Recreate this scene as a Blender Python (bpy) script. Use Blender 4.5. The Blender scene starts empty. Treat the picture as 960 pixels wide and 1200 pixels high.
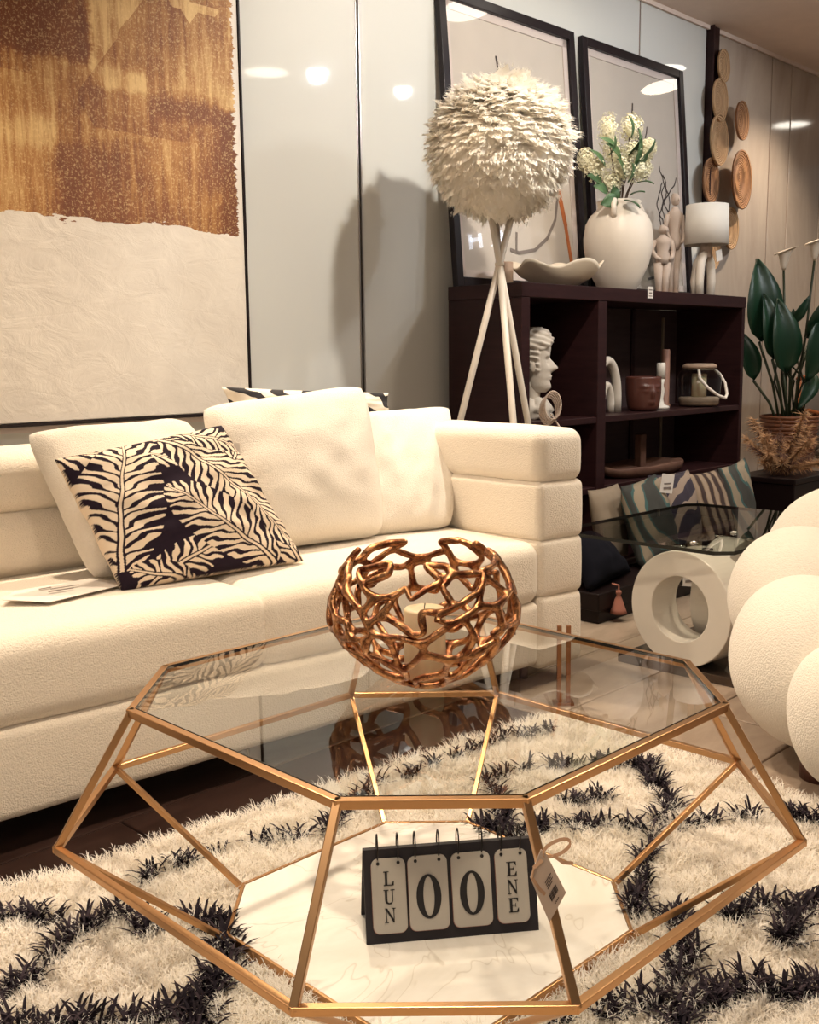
import bpy, bmesh, math, random
import numpy as np
from mathutils import Vector, Matrix, noise
R = math.radians
rng = np.random.default_rng(7); random.seed(7)
scene = bpy.context.scene
COL = scene.collection

# ------------------------------------------------------------------ camera, world, lights, exposure
scene.view_settings.view_transform = 'Standard'
scene.view_settings.look = 'None'
scene.view_settings.exposure = 0.08
scene.view_settings.gamma = 1.0
F_PX = 1238.57
cam_data = bpy.data.cameras.new('camera'); cam = bpy.data.objects.new('camera', cam_data); COL.objects.link(cam)
PITCH, ROLL, YAW = .1463, -.0113, -.0043
fw = Vector((math.sin(YAW)*math.cos(PITCH), math.cos(YAW)*math.cos(PITCH), -math.sin(PITCH)))
ri = Vector((math.cos(YAW), -math.sin(YAW), 0)); up = ri.cross(fw)
r2 = ri*math.cos(ROLL)+up*math.sin(ROLL); u2 = up*math.cos(ROLL)-ri*math.sin(ROLL)
M = Matrix((r2, u2, -fw)).transposed().to_4x4(); M.translation = Vector((-.0187, -1.7795, 1.0201))
cam.matrix_world = M
cam_data.sensor_fit = 'VERTICAL'; cam_data.sensor_height = 36.0; cam_data.sensor_width = 28.8
cam_data.lens = F_PX*36.0/1200.0
cam_data.clip_start = .05
scene.camera = cam

world = bpy.data.worlds.new('world'); scene.world = world; world.use_nodes = True
world.node_tree.nodes['Background'].inputs[0].default_value = (1.0, .90, .78, 1)
world.node_tree.nodes['Background'].inputs[1].default_value = .16

CEIL_Z = 2.84
def lamp(kind, name, loc, energy, color=(1, .84, .62), target=None, **kw):
    d = bpy.data.lights.new(name, kind); d.energy = energy; d.color = color
    for k, v in kw.items(): setattr(d, k, v)
    o = bpy.data.objects.new(name, d); COL.objects.link(o); o.location = loc
    if target is not None:
        o.rotation_euler = (Vector(target)-Vector(loc)).to_track_quat('-Z', 'Y').to_euler()
    return o
WARM = (1, .82, .61); COOL = (.93, .97, 1.0); NEUTRAL = (1, .93, .82)
SPOTS = [  # x, y, energy, colour, aim, cone
    (.05, -.35, 180, WARM, (.05, -.2, 0), 80), (-1.25, 1.05, 165, WARM, (-.75, .2, .0), 95), (1.75, 1.6, 125, WARM, (1.2, .6, 0), 95),  # the first is an added, unseen lamp that brightens the rug
    (-.40, 1.85, 225, WARM, (.15, .3, .0), 100), (1.05, 3.10, 40, WARM, (.9, 2.9, 0), 80),
    (2.54, 4.50, 110, WARM, (2.3, 4.9, 0), 105), (2.58, 1.94, 60, WARM, (1.6, 2.4, 0), 100),
    (2.56, 2.27, 75, COOL, (.6, 3.3, 1.7), 95), (3.00, 2.83, 90, COOL, (1.5, 4.0, 1.8), 90), (4.22, 5.99, 130, WARM, (3.9, 5.9, 0), 110),
    (1.0, 1.42, 185, NEUTRAL, (.2, 2.6, 1.6), 105)]
for i, (x, y, e, c, aim, cone) in enumerate(SPOTS):
    if e: lamp('SPOT', 'downlight_beam', (x, y, CEIL_Z-.02), e*1.0, c, aim, spot_size=R(cone), spot_blend=.7, shadow_soft_size=.05)
lamp('AREA', 'front_fill', (-.6, -2.6, CEIL_Z-.05), 42, (1, .87, .72), (-.3, .5, .2), shape='RECTANGLE', size=2.2, size_y=1.0)  # unseen soft area light, added behind the camera as front fill

# ------------------------------------------------------------------ materials
def rgb(c): return (c[0], c[1], c[2], 1)
def srgb(r, g, b):
    f = lambda v: (v/255/12.92) if v/255 <= .04045 else ((v/255+.055)/1.055)**2.4
    return (f(r), f(g), f(b))
class NT:
    def __init__(s, name):
        s.m = bpy.data.materials.new(name); s.m.use_nodes = True; s.t = s.m.node_tree; s.n = s.t.nodes; s.l = s.t.links
        s.b = s.n['Principled BSDF']; s.out = s.n['Material Output']
    def add(s, typ, **kw):
        n = s.n.new(typ)
        for k, v in kw.items():
            if k.startswith('i_'):
                key = k[2:]; key = int(key) if key.isdigit() else key.replace('_', ' ')
                n.inputs[key].default_value = v
            else: setattr(n, k, v)
        return n
    def link(s, a, b): s.l.new(a, b)
    def set(s, **kw):
        for k, v in kw.items():
            s.b.inputs[k.replace('_', ' ')].default_value = v
        return s
    def coord(s, which='Object', scale=(1, 1, 1)):
        tc = s.add('ShaderNodeTexCoord'); mp = s.add('ShaderNodeMapping'); mp.inputs['Scale'].default_value = scale
        s.link(tc.outputs[which], mp.inputs['Vector']); return mp.outputs[0]
    def noise(s, vec, scale, detail=4, rough=.5, dist=0):
        n = s.add('ShaderNodeTexNoise'); n.inputs['Scale'].default_value = scale; n.inputs['Detail'].default_value = detail
        n.inputs['Roughness'].default_value = rough; n.inputs['Distortion'].default_value = dist; s.link(vec, n.inputs['Vector']); return n.outputs['Fac']
    def ramp(s, fac, stops, interp='LINEAR'):
        n = s.add('ShaderNodeValToRGB'); e = n.color_ramp.elements; n.color_ramp.interpolation = interp
        while len(e) < len(stops): e.new(.5)
        for el, (p, c) in zip(e, stops): el.position = p; el.color = rgb(c) if len(c) == 3 else c
        s.link(fac, n.inputs[0]); return n.outputs[0]
    def mix(s, fac, a, b, blend='MIX'):
        n = s.add('ShaderNodeMix', data_type='RGBA', blend_type=blend)
        for inp, v in ((n.inputs[0], fac), (n.inputs[6], a), (n.inputs[7], b)):
            if isinstance(v, (int, float)): inp.default_value = v
            elif isinstance(v, tuple): inp.default_value = rgb(v)
            else: s.link(v, inp)
        return n.outputs[2]
    def math(s, op, a, b=0.0):
        n = s.add('ShaderNodeMath', operation=op)
        for inp, v in ((n.inputs[0], a), (n.inputs[1], b)):
            if isinstance(v, (int, float)): inp.default_value = v
            else: s.link(v, inp)
        return n.outputs[0]
    def bump(s, h, strength=.3, dist=.01):
        n = s.add('ShaderNodeBump'); n.inputs['Strength'].default_value = strength; n.inputs['Distance'].default_value = dist
        s.link(h, n.inputs['Height']); s.link(n.outputs[0], s.b.inputs['Normal']); return s
    def base(s, c): s.link(c, s.b.inputs['Base Color']); return s

def plain(name, c, rough=.5, metal=0, spec=.5, bump=None, **kw):
    m = NT(name); v = m.coord()
    n = m.noise(v, 9, 3)
    c2 = tuple(x*.86 for x in c)
    m.base(m.mix(n, c2, c)); m.set(Roughness=rough, Metallic=metal, Specular_IOR_Level=spec, **kw)
    if bump: m.bump(m.noise(v, bump[0], 5, .6), bump[1], bump[2])
    return m.m
def boucle(name, c, sc=1.0):
    m = NT(name); v = m.coord()
    vo = m.add('ShaderNodeTexVoronoi', feature='F1'); vo.inputs['Scale'].default_value = 260*sc; m.link(v, vo.inputs['Vector'])
    n1 = m.noise(v, 120*sc, 4, .65); n2 = m.noise(v, 14, 3, .6)
    h = m.math('ADD', m.math('MULTIPLY', vo.outputs['Distance'], -.9), n1)
    m.bump(h, .5, .003)
    col = m.mix(n1, tuple(x*.84 for x in c), c); m.base(m.mix(m.math('MULTIPLY', n2, .35), col, tuple(x*.88 for x in c)))
    m.set(Roughness=.95, Specular_IOR_Level=.15, Sheen_Weight=.35, Sheen_Roughness=.6)
    return m.m
def glass(name, tint, rough=0.0, refl=1.0, ior=1.45):
    m = NT(name); m.n.remove(m.b)
    tr = m.add('ShaderNodeBsdfTransparent'); tr.inputs[0].default_value = rgb(tint)
    gl = m.add('ShaderNodeBsdfGlossy'); gl.inputs['Roughness'].default_value = rough; gl.inputs[0].default_value = (refl, refl, refl, 1)
    geo = m.add('ShaderNodeNewGeometry'); fr = m.add('ShaderNodeFresnel'); fr.inputs[0].default_value = ior
    mx = m.add('ShaderNodeMixShader'); m.link(m.math('MULTIPLY', fr.outputs[0], m.math('SUBTRACT', 1.0, geo.outputs['Backfacing'])), mx.inputs[0]); m.link(tr.outputs[0], mx.inputs[1]); m.link(gl.outputs[0], mx.inputs[2])
    m.link(mx.outputs[0], m.out.inputs[0]); return m.m
def emit(name, c, s):
    m = NT(name); m.set(Base_Color=rgb(c), Emission_Color=rgb(c), Emission_Strength=s); return m.m
def vcol(name, attr='print', rough=.9, bump=True):
    m = NT(name); a = m.add('ShaderNodeVertexColor'); a.layer_name = attr; m.base(a.outputs[0])
    m.set(Roughness=rough, Specular_IOR_Level=.15)
    if bump: v = m.coord(); m.bump(m.noise(v, 500, 3), .3, .002)
    return m.m
def wood(name, dark, light, scale=(1, 1, 1), rough=.5, gscale=6, bump=.15):
    m = NT(name); v = m.coord('Object', scale)
    n = m.noise(v, gscale, 6, .6, .6); n2 = m.noise(v, gscale*6, 3, .5)
    c = m.ramp(n, [(.3, dark), (.7, light)]); m.base(m.mix(m.math('MULTIPLY', n2, .3), c, dark))
    m.set(Roughness=rough, Specular_IOR_Level=.22); m.bump(n, bump, .004); return m.m

MT = {}
MT['sofa'] = boucle('sofa_boucle', (.86, .77, .65))
MT['pillow'] = boucle('pillow_teddy', (.85, .775, .67), 1.3)
MT['armchair'] = boucle('armchair_boucle', (.86, .80, .71), .9)
MT['gold'] = NT('brushed_gold').set(Base_Color=rgb((.56, .32, .155)), Metallic=1.0, Roughness=.30).m
m = NT('antique_gold'); v = m.coord(); n = m.noise(v, 60, 4)
m.base(m.ramp(n, [(.38, (.20, .065, .03)), (.62, (.66, .33, .15))])); m.set(Metallic=1.0, Roughness=.24); m.bump(m.noise(v, 130, 4, .6), .7, .003); MT['antique_gold'] = m.m
MT['bronze'] = NT('bronze').set(Base_Color=rgb((.34, .16, .08)), Metallic=1.0, Roughness=.35).m
MT['table_glass'] = glass('table_glass', (.93, .94, .93), 0, 1.0, 1.62)
MT['smoke_glass'] = glass('smoke_glass', (.80, .81, .79), 0, 1.0, 1.65)
MT['jar_glass'] = glass('jar_glass', (.9, .92, .92), 0, .9, 1.45)
MT['glass_edge'] = NT('glass_edge').set(Base_Color=rgb((.012, .014, .012)), Roughness=.15).m
m = NT('marble'); v = m.coord(); n = m.noise(v, 3.2, 6, .62, 1.2)
n2 = m.noise(v, 2.3, 4, .6, 1.0)
vein = m.ramp(m.math('ABSOLUTE', m.math('SUBTRACT', n2, .5)), [(0, (.52, .46, .40)), (.002, (.8, .76, .7)), (.006, (1, 1, 1))])
cl = m.ramp(n, [(.35, (.76, .72, .66)), (.62, (.90, .87, .83))]); m.base(m.mix(.40, cl, vein, 'MULTIPLY')); m.set(Roughness=.18, Specular_IOR_Level=.5); MT['marble'] = m.m
MT['black_board'] = plain('black_board', (.016, .012, .017), .6)
MT['card'] = plain('calendar_card', (.52, .48, .43), .6)
MT['card_edge'] = plain('card_pink_edge', (.42, .2, .16), .7)
MT['ink'] = plain('ink', (.012, .01, .012), .6)
MT['wire'] = NT('black_wire').set(Base_Color=rgb((.015, .012, .012)), Metallic=.6, Roughness=.35).m
MT['paper'] = plain('paper', (.74, .68, .62), .8)
MT['tag_paper'] = plain('tag_paper', (.56, .44, .36), .8)
MT['ribbon'] = plain('ribbon', (.55, .33, .20), .45)
MT['white_metal'] = plain('white_metal', (.72, .64, .54), .4)
m = NT('feather'); v = m.coord(); m.set(Base_Color=rgb((.96, .92, .85)), Roughness=.9, Specular_IOR_Level=.1)
trn = m.add('ShaderNodeBsdfTranslucent'); trn.inputs[0].default_value = (1, .95, .86, 1); mx = m.add('ShaderNodeMixShader'); mx.inputs[0].default_value = .45
m.link(m.b.outputs[0], mx.inputs[1]); m.link(trn.outputs[0], mx.inputs[2]); m.link(mx.outputs[0], m.out.inputs[0]); MT['feather'] = m.m
MT['wenge'] = wood('wenge', (.018, .006, .007), (.034, .012, .012), (1, 1, 8), .42, 5)
MT['wenge_dark'] = wood('wenge_back', (.05, .030, .030), (.075, .048, .047), (1, 1, 8), .6, 5)
MT['panel'] = NT('grey_gloss_panel').set(Base_Color=rgb((.64, .64, .61)), Roughness=.035, Specular_IOR_Level=.5).m
m = NT('greige_panel'); v = m.coord('Object', (1, 1, .35)); n = m.noise(v, 3.0, 6, .65, .8)
m.base(m.ramp(n, [(.3, (.38, .31, .26)), (.7, (.52, .44, .37))])); m.set(Roughness=.08, Specular_IOR_Level=.5); MT['panel_warm'] = m.m
MT['wall_core'] = plain('wall_core', (.10, .08, .07), .8)
MT['strip'] = NT('steel_strip').set(Base_Color=rgb((.55, .5, .45)), Metallic=.9, Roughness=.3).m
MT['strip_brown'] = plain('brown_strip', (.16, .075, .05), .5)
MT['plaster'] = plain('ceiling_paint', (.80, .66, .57), .9)
m = NT('floor_tile'); v = m.coord('Object', (1, 3, 1)); oi = m.add('ShaderNodeObjectInfo')
n = m.noise(v, 5, 6, .65, .5); c = m.ramp(n, [(.3, (.27, .20, .15)), (.7, (.42, .33, .26))])
m.base(m.mix(m.math('MULTIPLY', oi.outputs['Random'], .35), c, (.26, .19, .145))); m.set(Roughness=.28, Specular_IOR_Level=.45); MT['floor'] = m.m
m = NT('shaded_floor'); v = m.coord('Object', (1, 3, 1)); n = m.noise(v, 5, 6, .65, .5); m.base(m.ramp(n, [(.3, (.030, .015, .012)), (.7, (.060, .032, .026))])); m.set(Roughness=.35, Specular_IOR_Level=.35); MT['shaded_floor'] = m.m
MT['grout'] = plain('grout', (.10, .07, .055), .9)
MT['black_frame'] = plain('black_frame', (.012, .007, .009), .35, spec=.25)
MT['print_paper'] = plain('print_paper', (.62, .55, .48), .6)
MT['mat_board'] = plain('mat_board', (.70, .60, .55), .7)
MT['pic_glass'] = glass('picture_glass', (.97, .97, .97), 0, 1.0, 1.45)
MT['branch_ink'] = plain('branch_ink', (.05, .035, .035), .8)
MT['branch_grey'] = plain('branch_grey', (.22, .18, .16), .8)
MT['orange_ink'] = plain('orange_ink', (.55, .16, .04), .8)
MT['ceramic'] = plain('white_ceramic', (.74, .65, .55), .55, bump=(40, .15, .004))
MT['bowl'] = plain('cream_bowl', (.60, .51, .40), .45)
MT['plaster_white'] = plain('statue_plaster', (.60, .53, .45), .75, bump=(60, .3, .004))
MT['shade'] = plain('linen_shade', (.82, .76, .68), .9, bump=(300, .2, .002))
MT['carved'] = plain('carved_whitewash', (.56, .44, .36), .8, bump=(35, .5, .008))
MT['terracotta'] = plain('brown_pot', (.10, .032, .022), .38)
MT['candle'] = plain('candle_wax', (.60, .48, .31), .5, Subsurface_Weight=.2)
MT['candle_white'] = plain('candle_white', (.74, .68, .6), .5)
MT['brown_wax'] = plain('brown_wax', (.30, .15, .10), .6)
MT['rope'] = plain('white_rope', (.74, .66, .58), .85, bump=(150, .6, .004))
MT['lid_wood'] = wood('lid_wood', (.30, .20, .14), (.46, .33, .24), (1, 1, 1), .6, 12)
MT['tray_wood'] = wood('tray_wood', (.085, .038, .026), (.16, .085, .058), (1, 4, 1), .6, 8)
m = NT('woven'); v = m.coord(); w_ = m.add('ShaderNodeTexWave', wave_type='RINGS', rings_direction='SPHERICAL'); w_.inputs['Scale'].default_value = 28; w_.inputs['Distortion'].default_value = 1.2
m.link(v, w_.inputs['Vector']); c = m.ramp(w_.outputs['Fac'], [(.1, (.34, .19, .09)), (.8, (.62, .41, .23))]); m.base(m.mix(m.noise(v, 30, 3), c, (.46, .27, .14))); m.set(Roughness=.75); m.bump(w_.outputs['Fac'], .8, .006); MT['woven'] = m.m
m = NT('woven_dark'); v = m.coord(); w_ = m.add('ShaderNodeTexWave', wave_type='RINGS', rings_direction='SPHERICAL'); w_.inputs['Scale'].default_value = 28; w_.inputs['Distortion'].default_value = 1.2
m.link(v, w_.inputs['Vector']); c = m.ramp(w_.outputs['Fac'], [(.1, (.20, .085, .035)), (.8, (.40, .20, .09))]); m.base(c); m.set(Roughness=.7); m.bump(w_.outputs['Fac'], .8, .006); MT['woven_dark'] = m.m
MT['leaf'] = plain('leaf_green', (.008, .040, .018), .4)
MT['leaf_mid'] = plain('leaf_mid', (.06, .13, .05), .5)
MT['stem'] = plain('stem_green', (.035, .045, .018), .5)
MT['twig'] = plain('twig', (.10, .06, .04), .8)
MT['petal'] = plain('hydrangea', (.86, .82, .62), .8)
MT['calla'] = plain('calla_white', (.82, .70, .56), .5)
MT['rattan'] = plain('rattan', (.22, .075, .03), .5, bump=(60, .4, .004))
MT['pampas'] = plain('pampas', (.50, .28, .14), .9)
MT['pampas_dark'] = plain('pampas_dark', (.13, .06, .04), .9)
MT['dark_box'] = plain('dark_box', (.010, .005, .005), .4, spec=.2)
MT['grey_fabric'] = plain('grey_fabric', (.20, .17, .15), .9, bump=(250, .3, .003))
MT['orange_wood'] = wood('orange_wood', (.25, .07, .025), (.36, .12, .04), (1, 1, 1), .4, 8)
MT['ring_white'] = plain('ring_lacquer', (.80, .76, .69), .25)
MT['slab'] = NT('mirror_slab').set(Base_Color=rgb((.06, .04, .03)), Roughness=.08, Specular_IOR_Level=.9, Metallic=.35).m
MT['chrome'] = NT('chrome').set(Base_Color=rgb((.7, .68, .65)), Metallic=1.0, Roughness=.12).m
MT['navy'] = plain('navy_velvet', (.006, .006, .010), .95, spec=.1)
MT['tassel'] = plain('tassel', (.36, .14, .10), .9)
MT['beige_fabric'] = plain('beige_fabric', (.26, .20, .14), .9, bump=(250, .3, .003))
MT['rug_base'] = plain('rug_backing', (.62, .54, .42), .95)
def yarn(name, a, b):
    m = NT(name); vc = m.add('ShaderNodeVertexColor'); vc.layer_name = 'tint'; m.base(m.mix(vc.outputs[0], a, b)); m.set(Roughness=.8, Specular_IOR_Level=.2); 
    if name == 'yarn_white':
        tr = m.add('ShaderNodeBsdfTranslucent'); tr.inputs[0].default_value = (.92, .84, .7, 1); mx = m.add('ShaderNodeMixShader'); mx.inputs[0].default_value = .4
        m.link(m.b.outputs[0], mx.inputs[1]); m.link(tr.outputs[0], mx.inputs[2]); m.link(mx.outputs[0], m.out.inputs[0])
    return m.m
MT['yarn_white'] = yarn('yarn_white', (.93, .895, .86), (.98, .965, .95))
MT['yarn_black'] = yarn('yarn_black', (.010, .006, .012), (.05, .035, .045))
def stripes(name, c1, c2, c3, scale, dist, rot):
    m = NT(name); v = m.coord(); m.n['Mapping'].inputs['Rotation'].default_value = rot
    w_ = m.add('ShaderNodeTexWave', wave_type='BANDS'); w_.inputs['Scale'].default_value = scale; w_.inputs['Distortion'].default_value = dist; w_.inputs['Detail'].default_value = 2
    m.link(v, w_.inputs['Vector']); m.base(m.ramp(w_.outputs['Fac'], [(.0, c1), (.35, c2), (.62, c3)], 'CONSTANT')); m.set(Roughness=.9); return m.m
MT['teal_stripe'] = stripes('teal_stripe', (.035, .035, .03), (.035, .085, .08), (.24, .19, .13), 5, 3, (0, R(30), R(20)))
MT['navy_stripe'] = stripes('navy_stripe', (.025, .018, .03), (.03, .022, .035), (.27, .2, .15), 4, 4, (0, R(-25), R(20)))
MT['brown_stripe'] = stripes('brown_stripe', (.035, .018, .015), (.19, .125, .08), (.27, .2, .14), 6, 3, (0, R(15), 0))
MT['zebra'] = stripes('zebra', (.014, .012, .014), (.70, .62, .52), (.70, .62, .52), 7, 6, (0, R(60), 0))
MT['lamp_on'] = emit('lamp_on', (1, .93, .80), 9)
MT['lamp_rim'] = plain('lamp_rim', (.75, .72, .68), .4)
MT['sign_on'] = emit('sign_on', (.80, .88, 1.0), 9)
MT['sign_panel'] = plain('sign_panel', (.42, .30, .22), .7)

# painting: gold over dark umber, plaster white beneath
m = NT('painting'); v = m.coord(); sep = m.add('ShaderNodeSeparateXYZ'); m.link(v, sep.inputs[0])
edge = m.noise(m.coord('Object', (1, 1, 3.5)), 6, 5, .6)
zz = m.math('ADD', sep.outputs['Z'], m.math('MULTIPLY', m.math('SUBTRACT', edge, .5), .10))
xx = m.math('ADD', sep.outputs['X'], m.math('MULTIPLY', m.math('SUBTRACT', m.noise(m.coord('Object', (1, 1, 4)), 14, 4, .7), .5), .08))
mask = m.math('MULTIPLY', m.math('GREATER_THAN', zz, -.305), m.math('LESS_THAN', xx, .725))
streak = m.noise(m.coord('Object', (8, 1, .8)), 4.5, 8, .75, .4)
vb = m.add('ShaderNodeTexVoronoi', feature='F1', distance='CHEBYCHEV'); vb.inputs['Scale'].default_value = 3.0; m.link(m.coord('Object', (1, 0, .8)), vb.inputs['Vector'])
blk = m.noise(m.coord('Object', (1, 1, 1.2)), 3.2, 3, .5, .2)
cellv = m.add('ShaderNodeSeparateColor'); m.link(vb.outputs['Color'], cellv.inputs[0])
mixv = m.math('ADD', m.math('ADD', m.math('MULTIPLY', streak, .55), m.math('MULTIPLY', blk, .42)), m.math('MULTIPLY', m.math('SUBTRACT', cellv.outputs[0], .5), .16))
px_ = m.math('ADD', sep.outputs['X'], m.math('MULTIPLY', m.math('SUBTRACT', m.noise(m.coord('Object', (1, 1, 3)), 11, 5, .7), .5), .07))
pz_ = m.math('ADD', sep.outputs['Z'], m.math('MULTIPLY', m.math('SUBTRACT', m.noise(m.coord('Object', (3, 1, 1)), 9, 5, .7), .5), .07))
def soft(v_, lo, w_=.018):
    mr = m.add('ShaderNodeMapRange', interpolation_type='SMOOTHSTEP'); m.link(v_, mr.inputs[0]); mr.inputs[1].default_value = lo-w_; mr.inputs[2].default_value = lo+w_; return mr.outputs[0]
for x0_, x1_, z0_, z1_, dl_ in ((-.8, .18, .17, .7, -.12), (.18, .74, .11, .7, .13), (.42, .66, .05, .14, -.10), (.14, .38, -.04, .18, .09), (.05, .30, -.4, -.08, -.09), (.66, .80, -.4, .10, -.13), (.36, .60, -.4, -.02, .02), (-.8, .05, -.1, .16, .06)):
    bxm = m.math('MULTIPLY', m.math('MULTIPLY', soft(px_, x0_), m.math('SUBTRACT', 1.0, soft(px_, x1_))), m.math('MULTIPLY', soft(pz_, z0_), m.math('SUBTRACT', 1.0, soft(pz_, z1_))))
    mixv = m.math('ADD', mixv, m.math('MULTIPLY', bxm, dl_))
gold = m.ramp(mixv, [(.34, (.15, .042, .012)), (.46, (.21, .070, .020)), (.56, (.38, .175, .050)), (.68, (.68, .46, .20))])
speck = m.ramp(m.noise(m.coord('Object'), 130, 2, .8), [(.52, (0, 0, 0)), (.66, (1, 1, 1))])
speckm = m.math('MULTIPLY', speck, .45)
gold2 = m.mix(speckm, gold, (.78, .56, .26))
wn = m.noise(m.coord('Object'), 5, 5, .6, .6)
white = m.ramp(wn, [(.3, (.66, .60, .53)), (.7, (.76, .70, .62))])
m.base(m.mix(mask, white, gold2)); m.set(Roughness=.6)
vo = m.add('ShaderNodeTexVoronoi', feature='DISTANCE_TO_EDGE', distance='EUCLIDEAN'); vo.inputs['Scale'].default_value = 3.4; m.link(m.coord('Object', (1, 1, 1.6)), vo.inputs['Vector'])
m.bump(m.math('ADD', m.math('MULTIPLY', m.math('LESS_THAN', vo.outputs['Distance'], .012), -.25), m.noise(m.coord('Object', (1, 1, 1.5)), 9, 8, .62, .8)), .35, .010)
MT['painting'] = m.m

# ------------------------------------------------------------------ mesh helpers
class MB:
    def __init__(s): s.v = []; s.f = []
    def add(s, vs, fs):
        o = len(s.v); s.v += [tuple(p) for p in vs]; s.f += [tuple(i+o for i in f) for f in fs]; return s
    def box(s, c, size, rot=0, M=None):
        hx, hy, hz = size[0]/2, size[1]/2, size[2]/2
        P = [Vector((x, y, z)) for z in (-hz, hz) for y in (-hy, hy) for x in (-hx, hx)]
        if rot: P = [Matrix.Rotation(rot, 3, 'Z') @ p for p in P]
        if M: P = [M @ p for p in P]
        P = [p+Vector(c) for p in P]
        return s.add(P, [(0, 2, 3, 1), (4, 5, 7, 6), (0, 1, 5, 4), (2, 6, 7, 3), (0, 4, 6, 2), (1, 3, 7, 5)])
    def bar(s, a, b, w, h, upv=(0, 0, 1), ext=0):
        a = Vector(a); b = Vector(b); d = (b-a).normalized(); a = a-d*ext; b = b+d*ext
        x = d.cross(Vector(upv))
        if x.length < 1e-4: x = d.cross(Vector((1, 0, 0)))
        x.normalize(); y = x.cross(d)
        P = [q+x*sx*w/2+y*sy*h/2 for q in (a, b) for sx, sy in ((-1, -1), (1, -1), (1, 1), (-1, 1))]
        return s.add(P, [(0, 1, 2, 3), (7, 6, 5, 4), (0, 4, 5, 1), (1, 5, 6, 2), (2, 6, 7, 3), (3, 7, 4, 0)])
    def tube(s, path, r, seg=8, cap=True, closed=False):
        path = [Vector(p) for p in path]; n = len(path); rs = r if isinstance(r, (list, tuple)) else [r]*n
        rings = []; prev = None
        for i, p in enumerate(path):
            if closed: t = path[(i+1) % n]-path[i-1]
            else: t = path[min(i+1, n-1)]-path[max(i-1, 0)]
            t.normalize()
            if prev is None:
                a = t.cross(Vector((0, 0, 1)))
                if a.length < .1: a = t.cross(Vector((1, 0, 0)))
            else: a = prev-t*prev.dot(t)
            a.normalize(); prev = a; b = t.cross(a)
            rings.append([p+(a*math.cos(2*math.pi*k/seg)+b*math.sin(2*math.pi*k/seg))*rs[i] for k in range(seg)])
        vs = [q for rg in rings for q in rg]; fs = []
        m_ = n if closed else n-1
        for i in range(m_):
            j = (i+1) % n
            for k in range(seg):
                l = (k+1) % seg; fs.append((i*seg+k, i*seg+l, j*seg+l, j*seg+k))
        if cap and not closed: fs.append(tuple(range(seg-1, -1, -1))); fs.append(tuple((n-1)*seg+k for k in range(seg)))
        return s.add(vs, fs)
    def lathe(s, prof, seg=40, c=(0, 0, 0), cap=True, fn=None):
        vs = []; fs = []; n = len(prof)
        for i, (r, z) in enumerate(prof):
            for k in range(seg):
                a = 2*math.pi*k/seg; p = Vector((r*math.cos(a), r*math.sin(a), z))
                if fn: p = fn(p, a, i)
                vs.append(p+Vector(c))
        for i in range(n-1):
            for k in range(seg):
                l = (k+1) % seg; fs.append((i*seg+k, i*seg+l, (i+1)*seg+l, (i+1)*seg+k))
        if cap: fs.append(tuple(range(seg-1, -1, -1))); fs.append(tuple((n-1)*seg+k for k in range(seg)))
        return s.add(vs, fs)
    def ell(s, c, r, seg=20, rings=12, M=None):
        vs = []; fs = []
        for i in range(rings+1):
            th = math.pi*i/rings
            for k in range(seg):
                a = 2*math.pi*k/seg; p = Vector((r[0]*math.sin(th)*math.cos(a), r[1]*math.sin(th)*math.sin(a), r[2]*math.cos(th)))
                if M: p = M @ p
                vs.append(p+Vector(c))
        for i in range(rings):
            for k in range(seg):
                l = (k+1) % seg; fs.append((i*seg+k, (i+1)*seg+k, (i+1)*seg+l, i*seg+l))
        return s.add(vs, fs)
    def prism(s, poly, z0, z1):
        n = len(poly); vs = [(x, y, z0) for x, y in poly]+[(x, y, z1) for x, y in poly]
        fs = [tuple(range(n-1, -1, -1)), tuple(range(n, 2*n))]+[(i, (i+1) % n, (i+1) % n+n, i+n) for i in range(n)]
        return s.add(vs, fs)
    def build(s, name, mat, parent=None, smooth=False, loc=None, rotz=0, bevel=0, weld=False, auto=None):
        me = bpy.data.meshes.new(name); me.from_pydata(s.v, [], s.f)
        if weld:
            bm = bmesh.new(); bm.from_mesh(me); bmesh.ops.remove_doubles(bm, verts=bm.verts, dist=1e-5); bmesh.ops.recalc_face_normals(bm, faces=bm.faces); bm.to_mesh(me); bm.free()
        if smooth: me.shade_smooth()
        me.materials.append(MT[mat] if isinstance(mat, str) else mat)
        o = bpy.data.objects.new(name, me); COL.objects.link(o)
        if parent: o.parent = parent
        if loc is not None: o.location = loc
        o.rotation_euler[2] = rotz
        if bevel:
            b = o.modifiers.new('bevel', 'BEVEL'); b.width = bevel; b.segments = 2; b.limit_method = 'ANGLE'; b.angle_limit = R(40)
            if smooth: pass
        return o

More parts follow.
